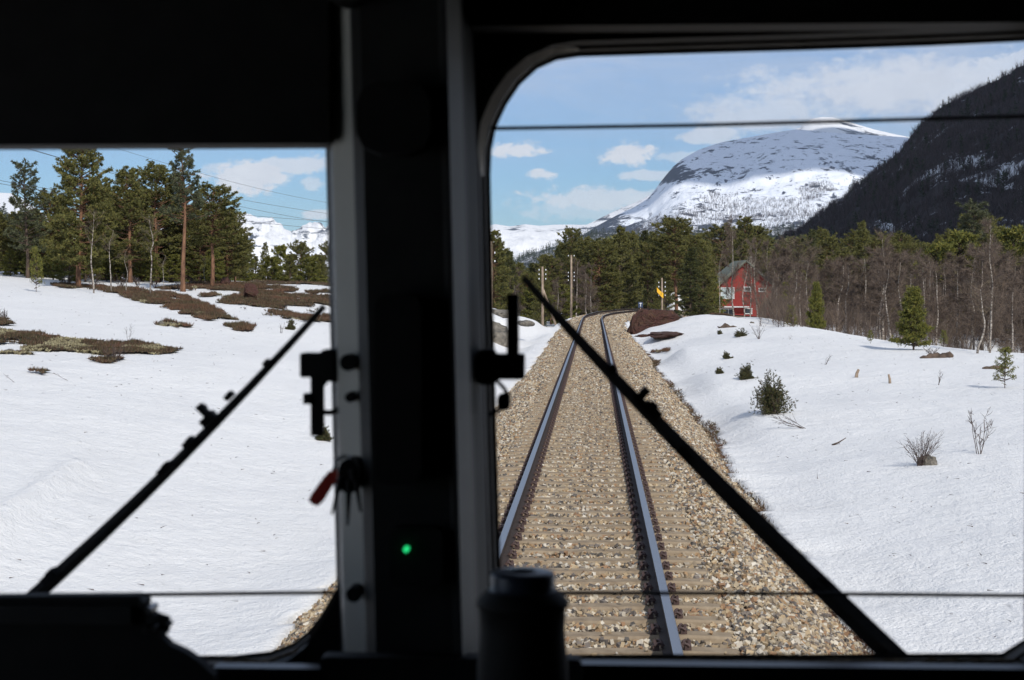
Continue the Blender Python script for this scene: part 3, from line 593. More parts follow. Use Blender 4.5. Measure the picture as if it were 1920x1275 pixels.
# left group
putp('pine_big', 'pine_tree', 147, 228, 78, 'tall broad dark pine with reddish trunk, its top cut off by the window edge', 'pine tree')
putp('pine_tall', 'pine_tree', 343, 258, 77, 'slender pine with a bare orange trunk and loose bluish crown among the left trees', 'pine tree')
putp('pine_thin', 'pine_tree', 52, 310, 88, 'thin pine with see-through crown left of the tall broad pine', 'pine tree', wide=1.1)
putp('pine_a', 'pine_tree', 245, 318, 86, 'dark round-topped pine right of the tall broad pine', 'pine tree', wide=1.2)
putp('pine_b', 'pine_tree', 296, 314, 90, 'dark pine just left of the slender orange-trunked pine', 'pine tree', wide=1.2)
putp('pine_c', 'pine_tree', 398, 350, 80, 'shorter round pine right of the slender orange-trunked pine', 'pine tree', wide=1.45)
putp('pine_b', 'pine_tree', 425, 400, 92, 'low dark pine at the right end of the left tree group', 'pine tree', wide=1.3)
LG = 'dark trees filling the left tree group'
for (px, t, Y, k, w) in [(195, 335, 90, 'pine_a', 1.1), (10, 420, 98, 'spruce_a', 1.3), (40, 428, 94, 'spruce_b', 1.5), (85, 425, 92, 'spruce_a', 1.4), (115, 380, 96, 'spruce_b', 1.4), (220, 410, 94, 'spruce_a', 1.5), (262, 420, 96, 'spruce_b', 1.6), (300, 430, 94, 'spruce_a', 1.6),
                         (340, 425, 97, 'spruce_b', 1.6), (380, 430, 95, 'spruce_a', 1.5), (410, 450, 93, 'spruce_b', 1.6), (170, 400, 96, 'spruce_b', 1.5), (-40, 380, 95, 'spruce_a', 1.4), (-90, 350, 90, 'pine_a', 1.2), (320, 372, 93, 'pine_cone', 1.1), (360, 395, 99, 'pine_cone', 1.1),
                         (240, 470, 88, 'scrub_pine', 1.2), (285, 475, 87, 'scrub_pine', 1.3), (400, 470, 86, 'scrub_pine', 1.2), (60, 465, 89, 'scrub_pine', 1.3), (130, 450, 83, 'scrub_pine', 1.2), (325, 478, 89, 'scrub_pine', 1.4), (200, 475, 88, 'scrub_pine', 1.3), (20, 470, 90, 'scrub_pine', 1.3), (100, 360, 91, 'pine_b', 1.3), (185, 350, 93, 'pine_b', 1.3), (215, 372, 90, 'pine_a', 1.4), (268, 360, 92, 'pine_b', 1.3), (322, 352, 94, 'pine_a', 1.3), (372, 385, 90, 'pine_b', 1.4), (412, 392, 93, 'pine_a', 1.3), (30, 400, 94, 'pine_b', 1.4), (70, 400, 93, 'pine_a', 1.4), (-5, 400, 92, 'pine_a', 1.4), (440, 430, 96, 'pine_b', 1.3), (160, 440, 86, 'scrub_pine', 1.4), (100, 470, 86, 'scrub_pine', 1.3), (300, 460, 91, 'scrub_pine', 1.5), (355, 465, 90, 'scrub_pine', 1.5), (385, 455, 92, 'scrub_pine', 1.5)]:
    putp(k, 'pine_tree' if 'pine' in k else 'spruce_tree', px, t, Y, 'dark evergreen standing within the left tree group', 'evergreen', LG, w)
for (px, t, Y, k, w, l) in [(462, 443, 135, 'pine_cone', 1.1, 'pale green pine right of the left tree group, first of the distant row'), (497, 455, 140, 'pine_cone', .9, 'narrow pale pine second in the distant row on the left'),
        (525, 463, 128, 'scrub_pine', .8, 'dark green pine in the middle of the distant row on the left'), (562, 456, 132, 'pine_b', 1.1, 'wide green pine in the distant row under the jagged peaks'), (592, 480, 130, 'pine_a', 1.2, 'short pine near the pillar end of the distant row'), (618, 458, 130, 'pine_b', 1.0, 'green pine beside the cab pillar in the left window')]:
    putp(k, 'pine_tree', px, t, Y, l, 'evergreen', wide=w)
for i, (px, t, Y) in enumerate([(480, 480, 122), (510, 484, 124), (545, 478, 125), (580, 484, 120), (600, 478, 124), (445, 470, 118), (630, 478, 125)]): putp('scrub_pine' if i % 2 else 'pine_cone', 'pine_tree', px, t, Y, 'low evergreen scrub in the distant left row', 'evergreen', 'low evergreens in the distant left row', 1.3)
for (px, t, Y, k, tl, l) in [(176, 395, 72, 0, .0, 'leaning white birch trunk right of the tall broad pine'), (211, 430, 73, 1, 0, 'thick pale birch second from the broad pine'), (237, 470, 74, 2, 0, 'short crooked birch between two taller white birches'),
                             (282, 400, 72, 3, 0, 'kinked white birch midway between the two tall pines'), (309, 478, 75, 1, 0, 'small bare birch just left of the orange-trunked pine'), (384, 480, 84, 2, 0, 'short white birch right of the orange-trunked pine')]:
    putp('lone_birch_%d' % k, 'birch_tree', px, t, Y, l, 'birch tree')
putp('sapling', 'pine_sapling', 68, 468, 70, 'thin young pine at the left end of the brown heather strip', 'young pine', wide=.6)

# forest right of the pillar
sk = np.array([(900, 445), (918, 436), (940, 448), (955, 462), (985, 486), (1010, 482), (1030, 470), (1050, 452), (1075, 434), (1100, 446), (1140, 428), (1180, 420), (1230, 428), (1265, 416), (1300, 440), (1345, 424), (1400, 413), (1450, 436), (1480, 430), (1530, 424), (1580, 444), (1615, 420), (1660, 442), (1710, 436), (1760, 462), (1800, 440), (1830, 395), (1860, 420), (1900, 452), (1960, 430), (2100, 420), (2400, 400)])
def skyl(px): return np.interp(px, sk[:, 0], sk[:, 1])
def ok(X, Y): return abs(float(track_dist(np.array([X]), np.array([Y]))[0])) > 5.5
HX = pt(1388, 535, 228)[0]
def okh(X, Y): return not (abs(X - HX) < 8 and 205 < Y < 244) and not (abs(X - HX) < 5.5 and 120 < Y < 215)
cgE = 'evergreens of the forest behind the track curve'; cgB = 'bare birches of the forest right of the track'
named = [(928, 436, 150, 'pine_a', 1.0, 'tall pine behind the leftmost telegraph pole in the right window'), (1075, 432, 215, 'pine_c', .9, 'lone high-topped pine above the tallest telegraph pole'),
         (1268, 414, 190, 'pine_c', 1.25, 'pine with bare orange trunk and umbrella crown above the yellow board'), (1050, 478, 190, 'spruce_a', 1.2, 'dark spruce left of the tallest telegraph pole'),
         (1400, 412, 262, 'pine_a', 1.1, 'round pine rising behind the red house'), (1615, 418, 200, 'pine_cone', 1.0, 'pointed yellow-green pine in front of the dark hillside'), (1832, 392, 150, 'pine_thin', 1.2, 'tallest pine at the right edge of the forest'),
         (1298, 465, 165, 'spruce_a', 1.5, 'dense dark spruce left of the red house')]
for (px, t, Y, k, w, l) in named: putp(k, 'pine_tree' if 'pine' in k else 'spruce_tree', px, t, Y, l, 'evergreen', wide=w)
rr = random.Random(11); kk = ['pine_a', 'pine_b', 'pine_c', 'pine_cone', 'spruce_a', 'spruce_b', 'pine_cone']
x = 905.0
while x < 2150:
    for dpt in ((165, 200), (205, 240), (245, 300)):
        Y = rr.uniform(*dpt); px = x + rr.uniform(-12, 12); p = pt(px, 535, Y)
        if not ok(p[0], Y) or not okh(p[0], Y): continue
        k = rr.choice(kk); top = skyl(px) + rr.uniform(2, 36) + (6 if dpt[0] < 200 and px > 1340 else 0)
        putp(k, 'pine_tree' if 'pine' in k else 'spruce_tree', px, top, Y, 'evergreen standing in the forest belt behind the track', 'evergreen', cgE, rr.uniform(.95, 1.35))
    x += 20 if x < 1340 else 19
for i in range(20):   # low scrub in front of the evergreens by the curve
    px = rr.uniform(925, 1330); Y = rr.uniform(172, 205); p = pt(px, 535, Y)
    if ok(p[0], Y): putp(rr.choice(['scrub_pine', 'spruce_b']), 'pine_tree', px, rr.uniform(510, 550), Y, 'low evergreen scrub at the foot of the forest by the curve', 'evergreen', 'low scrub by the curve', 1.3)
nb = 0; x = 1340.0
while x < 2080:
    for dpt in ((92, 112), (112, 135), (135, 165), (165, 200)):
        Y = rr.uniform(*dpt); px = x + rr.uniform(-10, 10); p = pt(px, 535, Y)
        if not ok(p[0], Y) or not okh(p[0], Y) or (px < 1430 and Y < 205 and rr.random() < .7): continue
        if px < 1448: continue
        k = rr.choice(['birch_0', 'birch_1', 'birch_2', 'birch_3', 'birch_4', 'thicket_1', 'thicket_2', 'thicket_0'])
        putp(k, 'birch_tree', px, 476 + rr.uniform(0, 50), Y, 'bare brown birch with pale trunk in the forest right of the track', 'birch tree', cgB, rr.uniform(1.1, 1.5)); nb += 1
    x += 14
for i in range(34):   # olive pines standing among the birches
    px = 1452 + i * 16 + rr.uniform(-12, 12); Y = rr.uniform(118, 190); p = pt(px, 535, Y)
    if ok(p[0], Y) and okh(p[0], Y): putp(rr.choice(['pine_b', 'pine_cone', 'scrub_pine', 'pine_a']), 'pine_tree', px, rr.choice([445, 460, 500, 545]) + rr.uniform(-12, 14), Y, 'olive green pine standing among the bare birches', 'evergreen', 'pines among the birches', rr.uniform(.8, 1.15))
for i in range(26):
    px = rr.uniform(930, 1330); Y = rr.uniform(160, 205); p = pt(px, 535, Y)
    if ok(p[0], Y): putp(rr.choice(['birch_0', 'thicket_1', 'birch_3', 'thicket_2']), 'birch_tree', px, rr.uniform(490, 545), Y, 'bare birch among the evergreens near the curve', 'birch tree', 'bare birches near the curve', 1.2)
for (px, t, Y, k, w, l) in [(1857, 425, 62, 'birch_1', .8, 'tall white-trunked birch at the snow edge on the far right'), (1832, 530, 60, 'lone_birch_0', 1.6, 'crooked small birch left of the tall white-trunked birch'), (1900, 500, 66, 'birch_3', .9, 'slim birch at the right window edge'),
        (1393, 480, 146, 'lone_birch_2', .8, 'crooked pale birch before the small window of the red house'), (1407, 455, 155, 'birch_4', .7, 'slender birch crossing the gable of the red house'), (1432, 460, 150, 'birch_1', .8, 'birch just right of the red house corner'), (1377, 420, 140, 'birch_0', .7, 'tall thin birch standing in front of the red house gable'), (1352, 470, 150, 'lone_birch_1', .6, 'thin birch in front of the white window of the red house'), (1421, 465, 150, 'birch_2', .9, 'birch crossing the right half of the red house'),
        (1484, 452, 130, 'thicket_0', 1.3, 'wide greenish bare tree right of the red house'), (1462, 470, 125, 'thicket_1', .8, 'bushy bare tree beside the red house'), (1109, 500, 172, 'birch_4', .8, 'white birch between the telegraph poles at the curve'), (1650, 450, 95, 'birch_2', .8, 'pale birch with forked trunk right of the pointed pine')]:
    putp(k, 'birch_tree', px, t, Y, l, 'birch tree', wide=w)
putp('young', 'spruce_tree', 1714, 545, 61, 'dense young green conifer on the snow before the birch forest', 'young conifer', wide=1.05)
putp('young', 'spruce_tree', 1530, 535, 88, 'yellowish young conifer at the forest edge left of the dense green one', 'young conifer', wide=.7)
for (px, t, Y, l) in [(1886, 655, 44, 'small bright pine sapling at the right window edge'), (1633, 620, 66, 'tiny pine sapling poking from the snow left of the young conifer'), (1770, 620, 66, 'small yellow-green sapling right of the young conifer'), (1483, 575, 92, 'yellowish sapling at the forest edge beside the red house')]:
    putp('sapling', 'pine_sapling', px, t, Y, l, 'sapling')
# deeper forest as one mass
rg = np.random.default_rng(55); n_ = 1500; Y = rg.uniform(300, 900, n_); px = rg.uniform(850, 2300, n_); X = CO[0] + (px - 1114) / F * Y
top = (skyl(px) + rg.uniform(14, 60, n_)); zt = CO[2] + (535 - top) / F * Y; gz = height(X, Y); Hh = np.clip(zt - gz, 4, 19)
tag(tiny(n_, np.stack([X, Y, gz], 1), Hh, 'con', 56, 170).build('deep_forest', m_spruce), 'deep conifer forest behind the first trees', 'forest', None, 'stuff')
n_ = 3200; Y = rg.uniform(90, 250, n_); px = rg.uniform(1420, 2200, n_); X = CO[0] + (px - 1114) / F * Y; kp = np.array([okh(a, b) for a, b in zip(X, Y)]); X, Y = X[kp], Y[kp]; gz = height(X, Y)
tag(tiny(len(X), np.stack([X, Y, gz], 1), rg.uniform(.6, 2.8, len(X)), 'bare', 57, 60, .22).build('undergrowth', m_twig), 'brown bare undergrowth between the birches', 'undergrowth', None, 'stuff')
n_ = 420; Y = rg.uniform(104, 200, n_); px = rg.uniform(-200, 440, n_); X = CO[0] + (px - 1114) / F * Y; gz = height(X, Y)
tag(tiny(n_, np.stack([X, Y, gz], 1), rg.uniform(2.0, 5.0, n_), 'con', 58, 130).build('dark_undergrowth', m_spruce), 'dark conifer undergrowth behind the left trees', 'undergrowth', None, 'stuff')

# ------------------------------------------------------------------ bare ground patches and heather
polys = [[(-30, 616), (0, 619), (60, 626), (130, 638), (220, 644), (290, 648), (328, 660), (300, 667), (250, 664), (200, 668), (150, 664), (100, 661), (60, 667), (0, 665), (-30, 664)],
    [(95, 533), (160, 535), (230, 541), (300, 547), (350, 558), (400, 578), (445, 599), (400, 604), (360, 594), (300, 575), (250, 565), (222, 552), (180, 545), (110, 540)],
    [(405, 568), (450, 550), (480, 546), (560, 556), (660, 556), (680, 600), (632, 607), (560, 603), (500, 590), (450, 576)],
    [(285, 541), (340, 537), (420, 530), (500, 538), (552, 540), (545, 547), (480, 551), (420, 545), (330, 546)],
    [(425, 521), (520, 523), (650, 528), (650, 539), (560, 534), (480, 531)], [(425, 613), (450, 608), (487, 613), (470, 621), (435, 620)], [(-20, 598), (0, 600), (18, 603), (27, 611), (-20, 613)],
    [(290, 607), (320, 606), (322, 611), (292, 612)], [(317, 610), (342, 609), (342, 614), (319, 614)], [(185, 677), (205, 672), (232, 679), (215, 684), (190, 683)], [(1326, 585), (1350, 583), (1378, 589), (1368, 593), (1332, 590)], [(50, 699), (66, 697), (64, 704), (52, 703)],
    [(372, 553), (400, 551), (420, 556), (380, 558)], [(1224, 660), (1256, 658), (1254, 662), (1230, 663)], [(570, 548), (650, 546), (650, 551), (580, 552)]]
def inpoly(x, y, P):
    c = np.zeros(len(x), bool); n = len(P); j = n - 1
    for i in range(n):
        (xi, yi), (xj, yj) = P[i], P[j]; t = ((yi > y) != (yj > y)) & (x < (xj - xi) * (y - yi) / (yj - yi + 1e-9) + xi); c ^= t; j = i
    return c
soil = G(); heat = G(); lich = G(); rg = np.random.default_rng(5)
for pi_, pl in enumerate(polys):
    wp = [tuple(gp(a, b_, 12, 135)[:2]) for a, b_ in pl]; A = np.array(wp); x0, y0 = A.min(0) - .4; x1, y1 = A.max(0) + .4
    stp = max(.07, math.sqrt((x1 - x0) * (y1 - y0) / 60000)); gx = np.arange(x0, x1, stp); gy = np.arange(y0, y1, stp * 1.3); GX, GY = np.meshgrid(gx, gy)
    jx = GX + .45 * fbm(GX / .7, GY / .9, 4); jy = GY + .9 * fbm(GX / .8 + 50, GY / .9, 4); ins = inpoly(jx.ravel(), jy.ravel(), wp).reshape(GX.shape)
    ins &= ~(fbm(GX / 1.3 + 20, GY / 1.7, 4) > (.2 if pi_ in (1, 2, 3, 4) else .36))
    Z = height(GX, GY) + .035 + .07 * (fbm(GX / .5, GY / .5, 3) + .3); id_ = np.arange(GX.size).reshape(GX.shape)
    f = np.stack([id_[:-1, :-1], id_[:-1, 1:], id_[1:, 1:], id_[1:, :-1]], -1)[ins[:-1, :-1]]
    if len(f) == 0: continue
    soil.add(np.stack([GX, GY, Z], -1), quads(f))
    cand = np.argwhere(ins); n_ = min(int(len(cand) * 1.6) + 30, 9000); s = cand[rg.integers(0, len(cand), n_)]; X = GX[s[:, 0], s[:, 1]] + rg.uniform(-.05, .05, n_); Yv = GY[s[:, 0], s[:, 1]] + rg.uniform(-.05, .05, n_); Zv = Z[s[:, 0], s[:, 1]]
    lm = (fbm(X / 1.1 + 9, Yv / 1.6, 3) > .12) if pi_ == 0 else (fbm(X / 1.1 + 9, Yv / 1.6, 3) > .42)
    K = 5; m = ~lm; P = np.repeat(np.stack([X, Yv, Zv - .02], 1)[m], K, 0); D = unit(rg.normal(0, .55, (len(P), 3)) + [0, 0, .9]); heat.add(*blades(P, D, rg.uniform(.04, .12, len(P)) * (1 if Yv.mean() < 50 else 1.4), .012, rg))
    if lm.any(): P = np.repeat(np.stack([X, Yv, Zv - .02], 1)[lm], 6, 0); D = unit(rg.normal(0, .8, (len(P), 3)) + [0, 0, .6]); lich.add(*blades(P, D, rg.uniform(.04, .09, len(P)), .02, rg))
# dry grass along the ballast edge
Y = rg.uniform(10, 90, 5200); d = edge(Y, 1) + rg.uniform(-.25, .12, len(Y)); P = np.repeat(np.stack([d, Y, snow_h(d + .25, Y) - .03], 1), 5, 0); D = unit(rg.normal(0, .7, (len(P), 3)) + [0, 0, .6]); heat.add(*blades(P, D, rg.uniform(.03, .10, len(P)), .007, rg))
tag(soil.build('bare_ground', m_soil, None, True), kind='structure'); tag(heat.build('heather', m_heath), 'brown heather and dry grass on the thawed patches', 'heather', None, 'stuff'); tag(lich.build('lichen', m_lich), 'pale yellow lichen on the thawed patch at left', 'lichen', None, 'stuff')

n_ = 2600; Y = rg.uniform(12, 100, n_) ** 1.0; X = rg.uniform(-1, 1, n_) * Y * .42; kp = np.abs(X) > 3.4; X, Y = X[kp], Y[kp]; P = np.stack([X, Y, height(X, Y) + .012], 1)
D = unit(np.stack([rg.normal(size=len(X)), rg.normal(size=len(X)), rg.uniform(0, .25, len(X))], 1)); tag(G().add(*blades(P, D, rg.uniform(.02, .11, len(X)), .006, rg)).build('litter', m_dryt), 'needles and bits of twig scattered on the snow', 'litter', None, 'stuff')
# ------------------------------------------------------------------ rocks
def rock(name, c, s, seed, m, label, sub=4, cuts=10, rz=0.0, cut=.72, group=None):
    bm = bmesh.new(); bmesh.ops.create_icosphere(bm, subdivisions=sub, radius=1); v = np.array([p.co[:] for p in bm.verts]); f = np.array([[q.index for q in t.verts] for t in bm.faces]); bm.free()
    rg = np.random.default_rng(seed)
    for i in range(cuts):
        nrm = unit(rg.normal(size=3)); dd = v @ nrm - rg.uniform(cut, .95); v = v - np.where(dd > 0, dd, 0)[:, None] * nrm * .97
    v = v * (1 + .26 * fbm(v[:, 0] * 3 + seed, v[:, 1] * 3 + v[:, 2] * 2, 6, .6))[:, None] * np.array(s)
    o = G().add(v, f).build(name, m, None, False); o.location = c; o.rotation_euler = (0, 0, rz); return tag(o, label, 'rock', group)
def boulder():
    # the big split boulder: an outline with real thickness, broad flat face to the track
    ol = [(1180, 645), (1176, 622), (1186, 598), (1196, 586), (1204, 581), (1222, 582), (1246, 583), (1262, 588), (1276, 597), (1268, 606), (1282, 602), (1264, 615), (1240, 624), (1212, 632)]
    Yc = 111; P = np.array([pt(a, b_, Yc) for a, b_ in ol]); cen = P.mean(0); rings = [(.0, 1.3, 1.0), (.5, .2, .86), (1.0, 0, 1.0)]; g = G(); n = len(P); rg = np.random.default_rng(2)
    lay = []
    for (sc, dy) in ((.5, -.28), (.82, -.18), (1.0, .1), (1.02, .8), (.93, 1.7), (.6, 2.4)):
        Q = cen + (P - cen) * sc + rg.normal(0, .035, P.shape); Q[:, 1] = Yc + dy + rg.normal(0, .05, n) + .25 * (P[:, 0] - cen[0]) * .5; Q[:, 2] += .07 * rg.normal(size=n); lay.append(Q)
    V = np.concatenate([[cen + [0, -.32, 0]]] + lay + [[cen + [0, 2.6, 0]]]); f = [[0, 1 + (j + 1) % n, 1 + j] for j in range(n)]
    for i in range(5): f += quads([[1 + i * n + j, 1 + i * n + (j + 1) % n, 1 + (i + 1) * n + (j + 1) % n, 1 + (i + 1) * n + j] for j in range(n)]).tolist()
    e = 1 + 6 * n; f += [[e, e - n + j, e - n + (j + 1) % n] for j in range(n)]
    o = g.add(V, f).build('boulder', m_brown); tag(o, 'large reddish brown boulder with a flat face beside the track curve', 'boulder')
    bm = bmesh.new(); bm.from_mesh(o.data); bmesh.ops.subdivide_edges(bm, edges=bm.edges, cuts=4, use_grid_fill=True, fractal=.75, along_normal=.6, seed=3); bmesh.ops.recalc_face_normals(bm, faces=bm.faces); bm.to_mesh(o.data); bm.free()
boulder()
def grock(px, py, w, hgt, dep, seed, m, label, **kw):
    p = gp(px, py); k = p[1] / F; return rock('rock', (p[0], p[1], p[2] + hgt * k * .1), (w * k / 2, dep, hgt * k), seed, m, label, **kw)
grock(1248, 629, 78, 7, 1.9, 4, m_brown, 'flat rusty rock slab in the snow in front of the big boulder'); grock(1238, 634, 26, 9, .5, 5, m_grey, 'small grey stone lying on the flat rusty slab')
grock(1212, 631, 40, 4, .5, 14, m_brown, 'thin tapering brown rock left of the flat rusty slab')
grock(1288, 587, 70, 10, .8, 6, m_grey, 'dark mossy rock behind the right end of the big boulder')
p = pt(905, 640, 80); rock('rock', (p[0] - .6, 82, -.2), (1.9, 1.7, 1.15), 7, m_grey, 'grey lichen-spotted rock face under snow beside the cab pillar', cuts=14)
p = pt(925, 582, 90); rock('rock', (p[0] + .1, 92, .95), (1.1, 1.6, .28), 8, m_grey, 'dark flat rock at the foot of the leftmost telegraph pole'); p = pt(985, 600, 100); rock('rock', (p[0], 100, .28), (.55, 1.2, .2), 9, m_grey, 'small dark rock left of the braced telegraph pole')
grock(302, 610, 12, 8, .12, 10, m_grey, 'pointed little grey stone on the left snow slope'); grock(18, 662, 20, 7, .2, 12, m_grey, 'flat bluish stone in the pale lichen patch'); grock(217, 643, 18, 5, .2, 13, m_grey, 'low grey stone at the upper rim of the thawed patch')
grock(1740, 870, 40, 16, .2, 15, m_grey, 'brown rounded rock among the bare twigs on the right snow'); grock(1410, 606, 9, 3, .15, 16, m_grey, 'tiny dark stone near the top of the right snow mound')
# snow-capped mound by the pillar
bm = bmesh.new(); bmesh.ops.create_icosphere(bm, subdivisions=4, radius=1); v = np.array([q.co[:] for q in bm.verts]); f = np.array([[q.index for q in t.verts] for t in bm.faces]); bm.free()
p = pt(905, 600, 86); v = v * (1 + .12 * fbm(v[:, 0] * 2, v[:, 1] * 2 + v[:, 2], 4))[:, None] * [2.4, 3.0, 1.35]
tag(G().add(v + [p[0] - .7, 87, -.05], f).build('snow_bank', m_snow, None, True), kind='structure')
v = v / [2.4, 3, 1.35] * [1.1, 2, 2.0]; p = pt(1266, 560, 215)
tag(G().add(v + [p[0], 215, -.3], f).build('snow_ledge', m_snow, None, True), kind='structure')

# ------------------------------------------------------------------ shrubs, twigs, stumps, logs on the snow
def juniper(px, py, hpx, wpx, seed, label, dense=1.0):
    p = gp(px, py); k = p[1] / F; h, w = hpx * k, wpx * k / 2; rg = np.random.default_rng(seed); T = G(); tp = []; td = []
    for i in range(int(46 * dense)):
        a = rg.uniform(0, 6.28); el = rg.uniform(.15, 1.5); r = rg.uniform(.5, 1.1) * (1 - .32 * math.sin(2 * el)); d = np.array([math.cos(a) * math.cos(el) * w, math.sin(a) * math.cos(el) * w * .8, math.sin(el) * h]) * r
        s0 = np.array([rg.normal(0, w * .12), rg.normal(0, w * .12), -.05]); mid = s0 + d * .5 + [0, 0, -.05 * h]; T.add(*tube([s0, mid, s0 + d], [.012, .008, .003], 3, False))
        q = rg.uniform(.25, 1.03, 30)[:, None]; tp.append(s0 + d * q + rg.normal(0, .035 * h + .01, (30, 3))); td.append(np.repeat(unit(d + [0, 0, .15 * h])[None], 30, 0))
    tc_ = rg.normal(0, 1, (int(500 * dense if dense > 1 else 60), 3)) * [w * .38, w * .3, h * .2] + [0, 0, h * .36]; tc_ = tc_[(np.abs(tc_[:, 0]) < w * (1.1 - tc_[:, 2] / h))]; tp.append(tc_); td.append(unit(tc_ + [0, 0, .1]))
    tp = np.concatenate(tp); tp[:, 2] = np.abs(tp[:, 2]); td = np.concatenate(td); P = np.repeat(tp, 6, 0); D = unit(np.repeat(td, 6, 0) * .7 + rg.normal(0, .5, (len(P), 3)))
    e = empty('juniper_bush', p, 0, label, 'juniper'); T.build('stems', m_dryt, e); G().add(*blades(P, D, .06 * rg.uniform(.5, 1.2, len(P)), .008, rg)).build('foliage', m_juni, e); return e
juniper(1446, 776, 92, 92, 1, 'bushy olive juniper standing on the right snow field', 1.3); juniper(1398, 711, 34, 44, 2, 'low dark juniper up the slope from the big bushy one')
juniper(1362, 673, 16, 24, 3, 'tiny sprawling juniper below the boulder mound', .5); juniper(1388, 631, 18, 40, 4, 'flat juniper by the fallen dark branch near the mound top', .7); juniper(1349, 701, 12, 20, 5, 'smallest juniper sprig left of the low dark juniper', .35); juniper(1350, 627, 10, 12, 6, 'tiny juniper tuft left of the flat juniper', .3)
juniper(606, 826, 44, 36, 7, 'leafy green shrub in the snow beside the left edge of the pillar', .4); juniper(546, 618, 26, 28, 8, 'pale green shrub at the edge of the brown heather in the left window', .4)
def twigs(px, py, hpx, wpx, seed, label, n=14, sub=5, rad=.006, dirx=None, kind='bush'):
    p = gp(px, py); k = p[1] / F; rg = np.random.default_rng(seed); g = G()
    for i in range(n):
        s = rg.uniform(-1, 1) if dirx is None else dirx + rg.uniform(-.2, .2); d = np.array([s * wpx / 2 * k, rg.uniform(-.5, .5) * wpx / 2 * k, hpx * k * rg.uniform(.55, 1)]) if kind == 'bush' else np.array([s * wpx * k, rg.uniform(-.2, .2) * wpx * k, hpx * k * rg.uniform(.3, 1)])
        b0 = np.array([rg.normal(0, .02), rg.normal(0, .02), -.03]); t = np.linspace(0, 1, 5)[:, None]; P = b0 + d * t + rg.normal(0, .04, (5, 3)) * np.linalg.norm(d) * t; g.add(*tube(P, np.linspace(rad, rad * .3, 5), 3, False))
        for j in range(sub):
            q = rg.uniform(.3, .95); L = np.linalg.norm(d) * .4 * (1.1 - q) + .03; dd = unit(d + rg.normal(0, .55, 3) * np.linalg.norm(d)); g.add(*tube([b0 + d * q, b0 + d * q + dd * L * .6, b0 + d * q + dd * L + rg.normal(0, .02, 3)], [rad * .6, rad * .45, rad * .2], 3, False))
    o = g.build('bare_shrub', m_dryt); o.location = p; return tag(o, label, 'bare shrub')
twigs(1727, 873, 72, 90, 1, 'dense fan of bare twigs behind the brown rounded rock', 34, 4, .005); twigs(1838, 852, 92, 66, 2, 'bare forked sapling right of the twig fan', 5, 10, .008); twigs(1512, 804, 34, 62, 3, 'long bare branch lying low beside the bushy juniper', 4, 6, .008, -.95, 'lean')
twigs(1423, 636, 34, 34, 4, 'cluster of thin bare stems on top of the right mound', 12, 3, .008); twigs(1547, 684, 26, 26, 5, 'thin leaning twig pair on the middle of the right slope', 4, 4, .006, .7); twigs(1759, 722, 36, 26, 6, 'thin bare twigs below the fallen log', 4, 4, .006, .4); twigs(1483, 636, 10, 12, 7, 'tiny twig near the crest of the right slope', 3, 2, .006)
twigs(240, 642, 46, 14, 8, 'tall thin bare stem above the lower thawed patch', 2, 7, .006); twigs(213, 680, 40, 56, 9, 'round bare shrub on the lower rim of the thawed patch', 22, 4, .006); twigs(30, 718, 22, 30, 10, 'single fallen twig on the lower left snow', 1, 1, .006, -.9, 'lean'); twigs(134, 715, 24, 32, 11, 'thin twig lying right of the small brown tuft', 1, 3, .006, -.9, 'lean')
twigs(10, 602, 32, 44, 12, 'dark leafy sprig at the left window edge', 8, 6, .012); twigs(528, 625, 24, 14, 13, 'upright bare twig left of the pale green shrub', 3, 3, .008); twigs(1750, 668, 20, 40, 14, 'tangled roots of the fallen log', 10, 3, .012)
for i, (px, py, h_) in enumerate([(125, 537, 30), (175, 541, 40), (225, 541, 34), (290, 541, 30), (335, 544, 26), (260, 541, 30), (365, 536, 24)]): o = twigs(px, py, h_, 34, 60 + i, 'dark scrubby twigs at the foot of the left tree group', 12, 5, .012); o['group'] = 'scrub under the left trees'
def solid(name, P, r, m, label, cat, k=8): return tag(G().add(*tube(P, r, k)).build(name, m, None, True), label, cat)
def stump(px, py, dx, hpx, r, label): p = gp(px, py); k = p[1] / F; solid('stump', [p - [0, 0, .1], p + [dx * k * .3, 0, hpx * k * .5], p + [dx * k, 0, hpx * k]], [r * 1.3, r, r * .8], m_wood, label, 'stump')
stump(1605, 708, 5, 15, .045, 'short grey dead stub leaning right on the right snow'); stump(1669, 719, -3, 17, .035, 'thin grey dead stub right of the leaning one'); p = gp(1560, 836); k = p[1] / F
solid('stick', [p, p + [12 * k, 0, 5 * k], p + [26 * k, 0, 14 * k]], [.022, .015, .006], m_darkbark, 'short broken stick lying on the right snow', 'stick')
p = gp(1725, 672); k = p[1] / F; jit = lambda a_, b_, n_, am: [np.array(a_) + (np.array(b_) - np.array(a_)) * i / (n_ - 1) + np.array([0, 0, am]) * random.uniform(-1, 1) for i in range(n_)]
solid('fallen_log', jit(p, p + [62 * k, .1, 4 * k], 11, .03), [.05, .1, .08, .13, .11, .15, .13, .16, .12, .14, .05], m_darkbark, 'dark fallen log on the snow below the young conifer', 'log')
p = gp(1345, 616); k = p[1] / F; solid('fallen_branch', jit(p + [0, 0, 3 * k], p + [52 * k, -.2, -1 * k], 12, .05), [.02, .06, .1, .2, .15, .06, .09, .13, .1, .12, .07, .02], m_darkbark, 'dark fallen branch near the top of the right mound', 'branch')
p = gp(1842, 692); k = p[1] / F; solid('fallen_log', jit(p, p + [50 * k, .1, 2 * k], 8, .02), [.03, .07, .06, .09, .08, .09, .06, .03], m_darkbark, 'dark log between the birches at the far right', 'log')
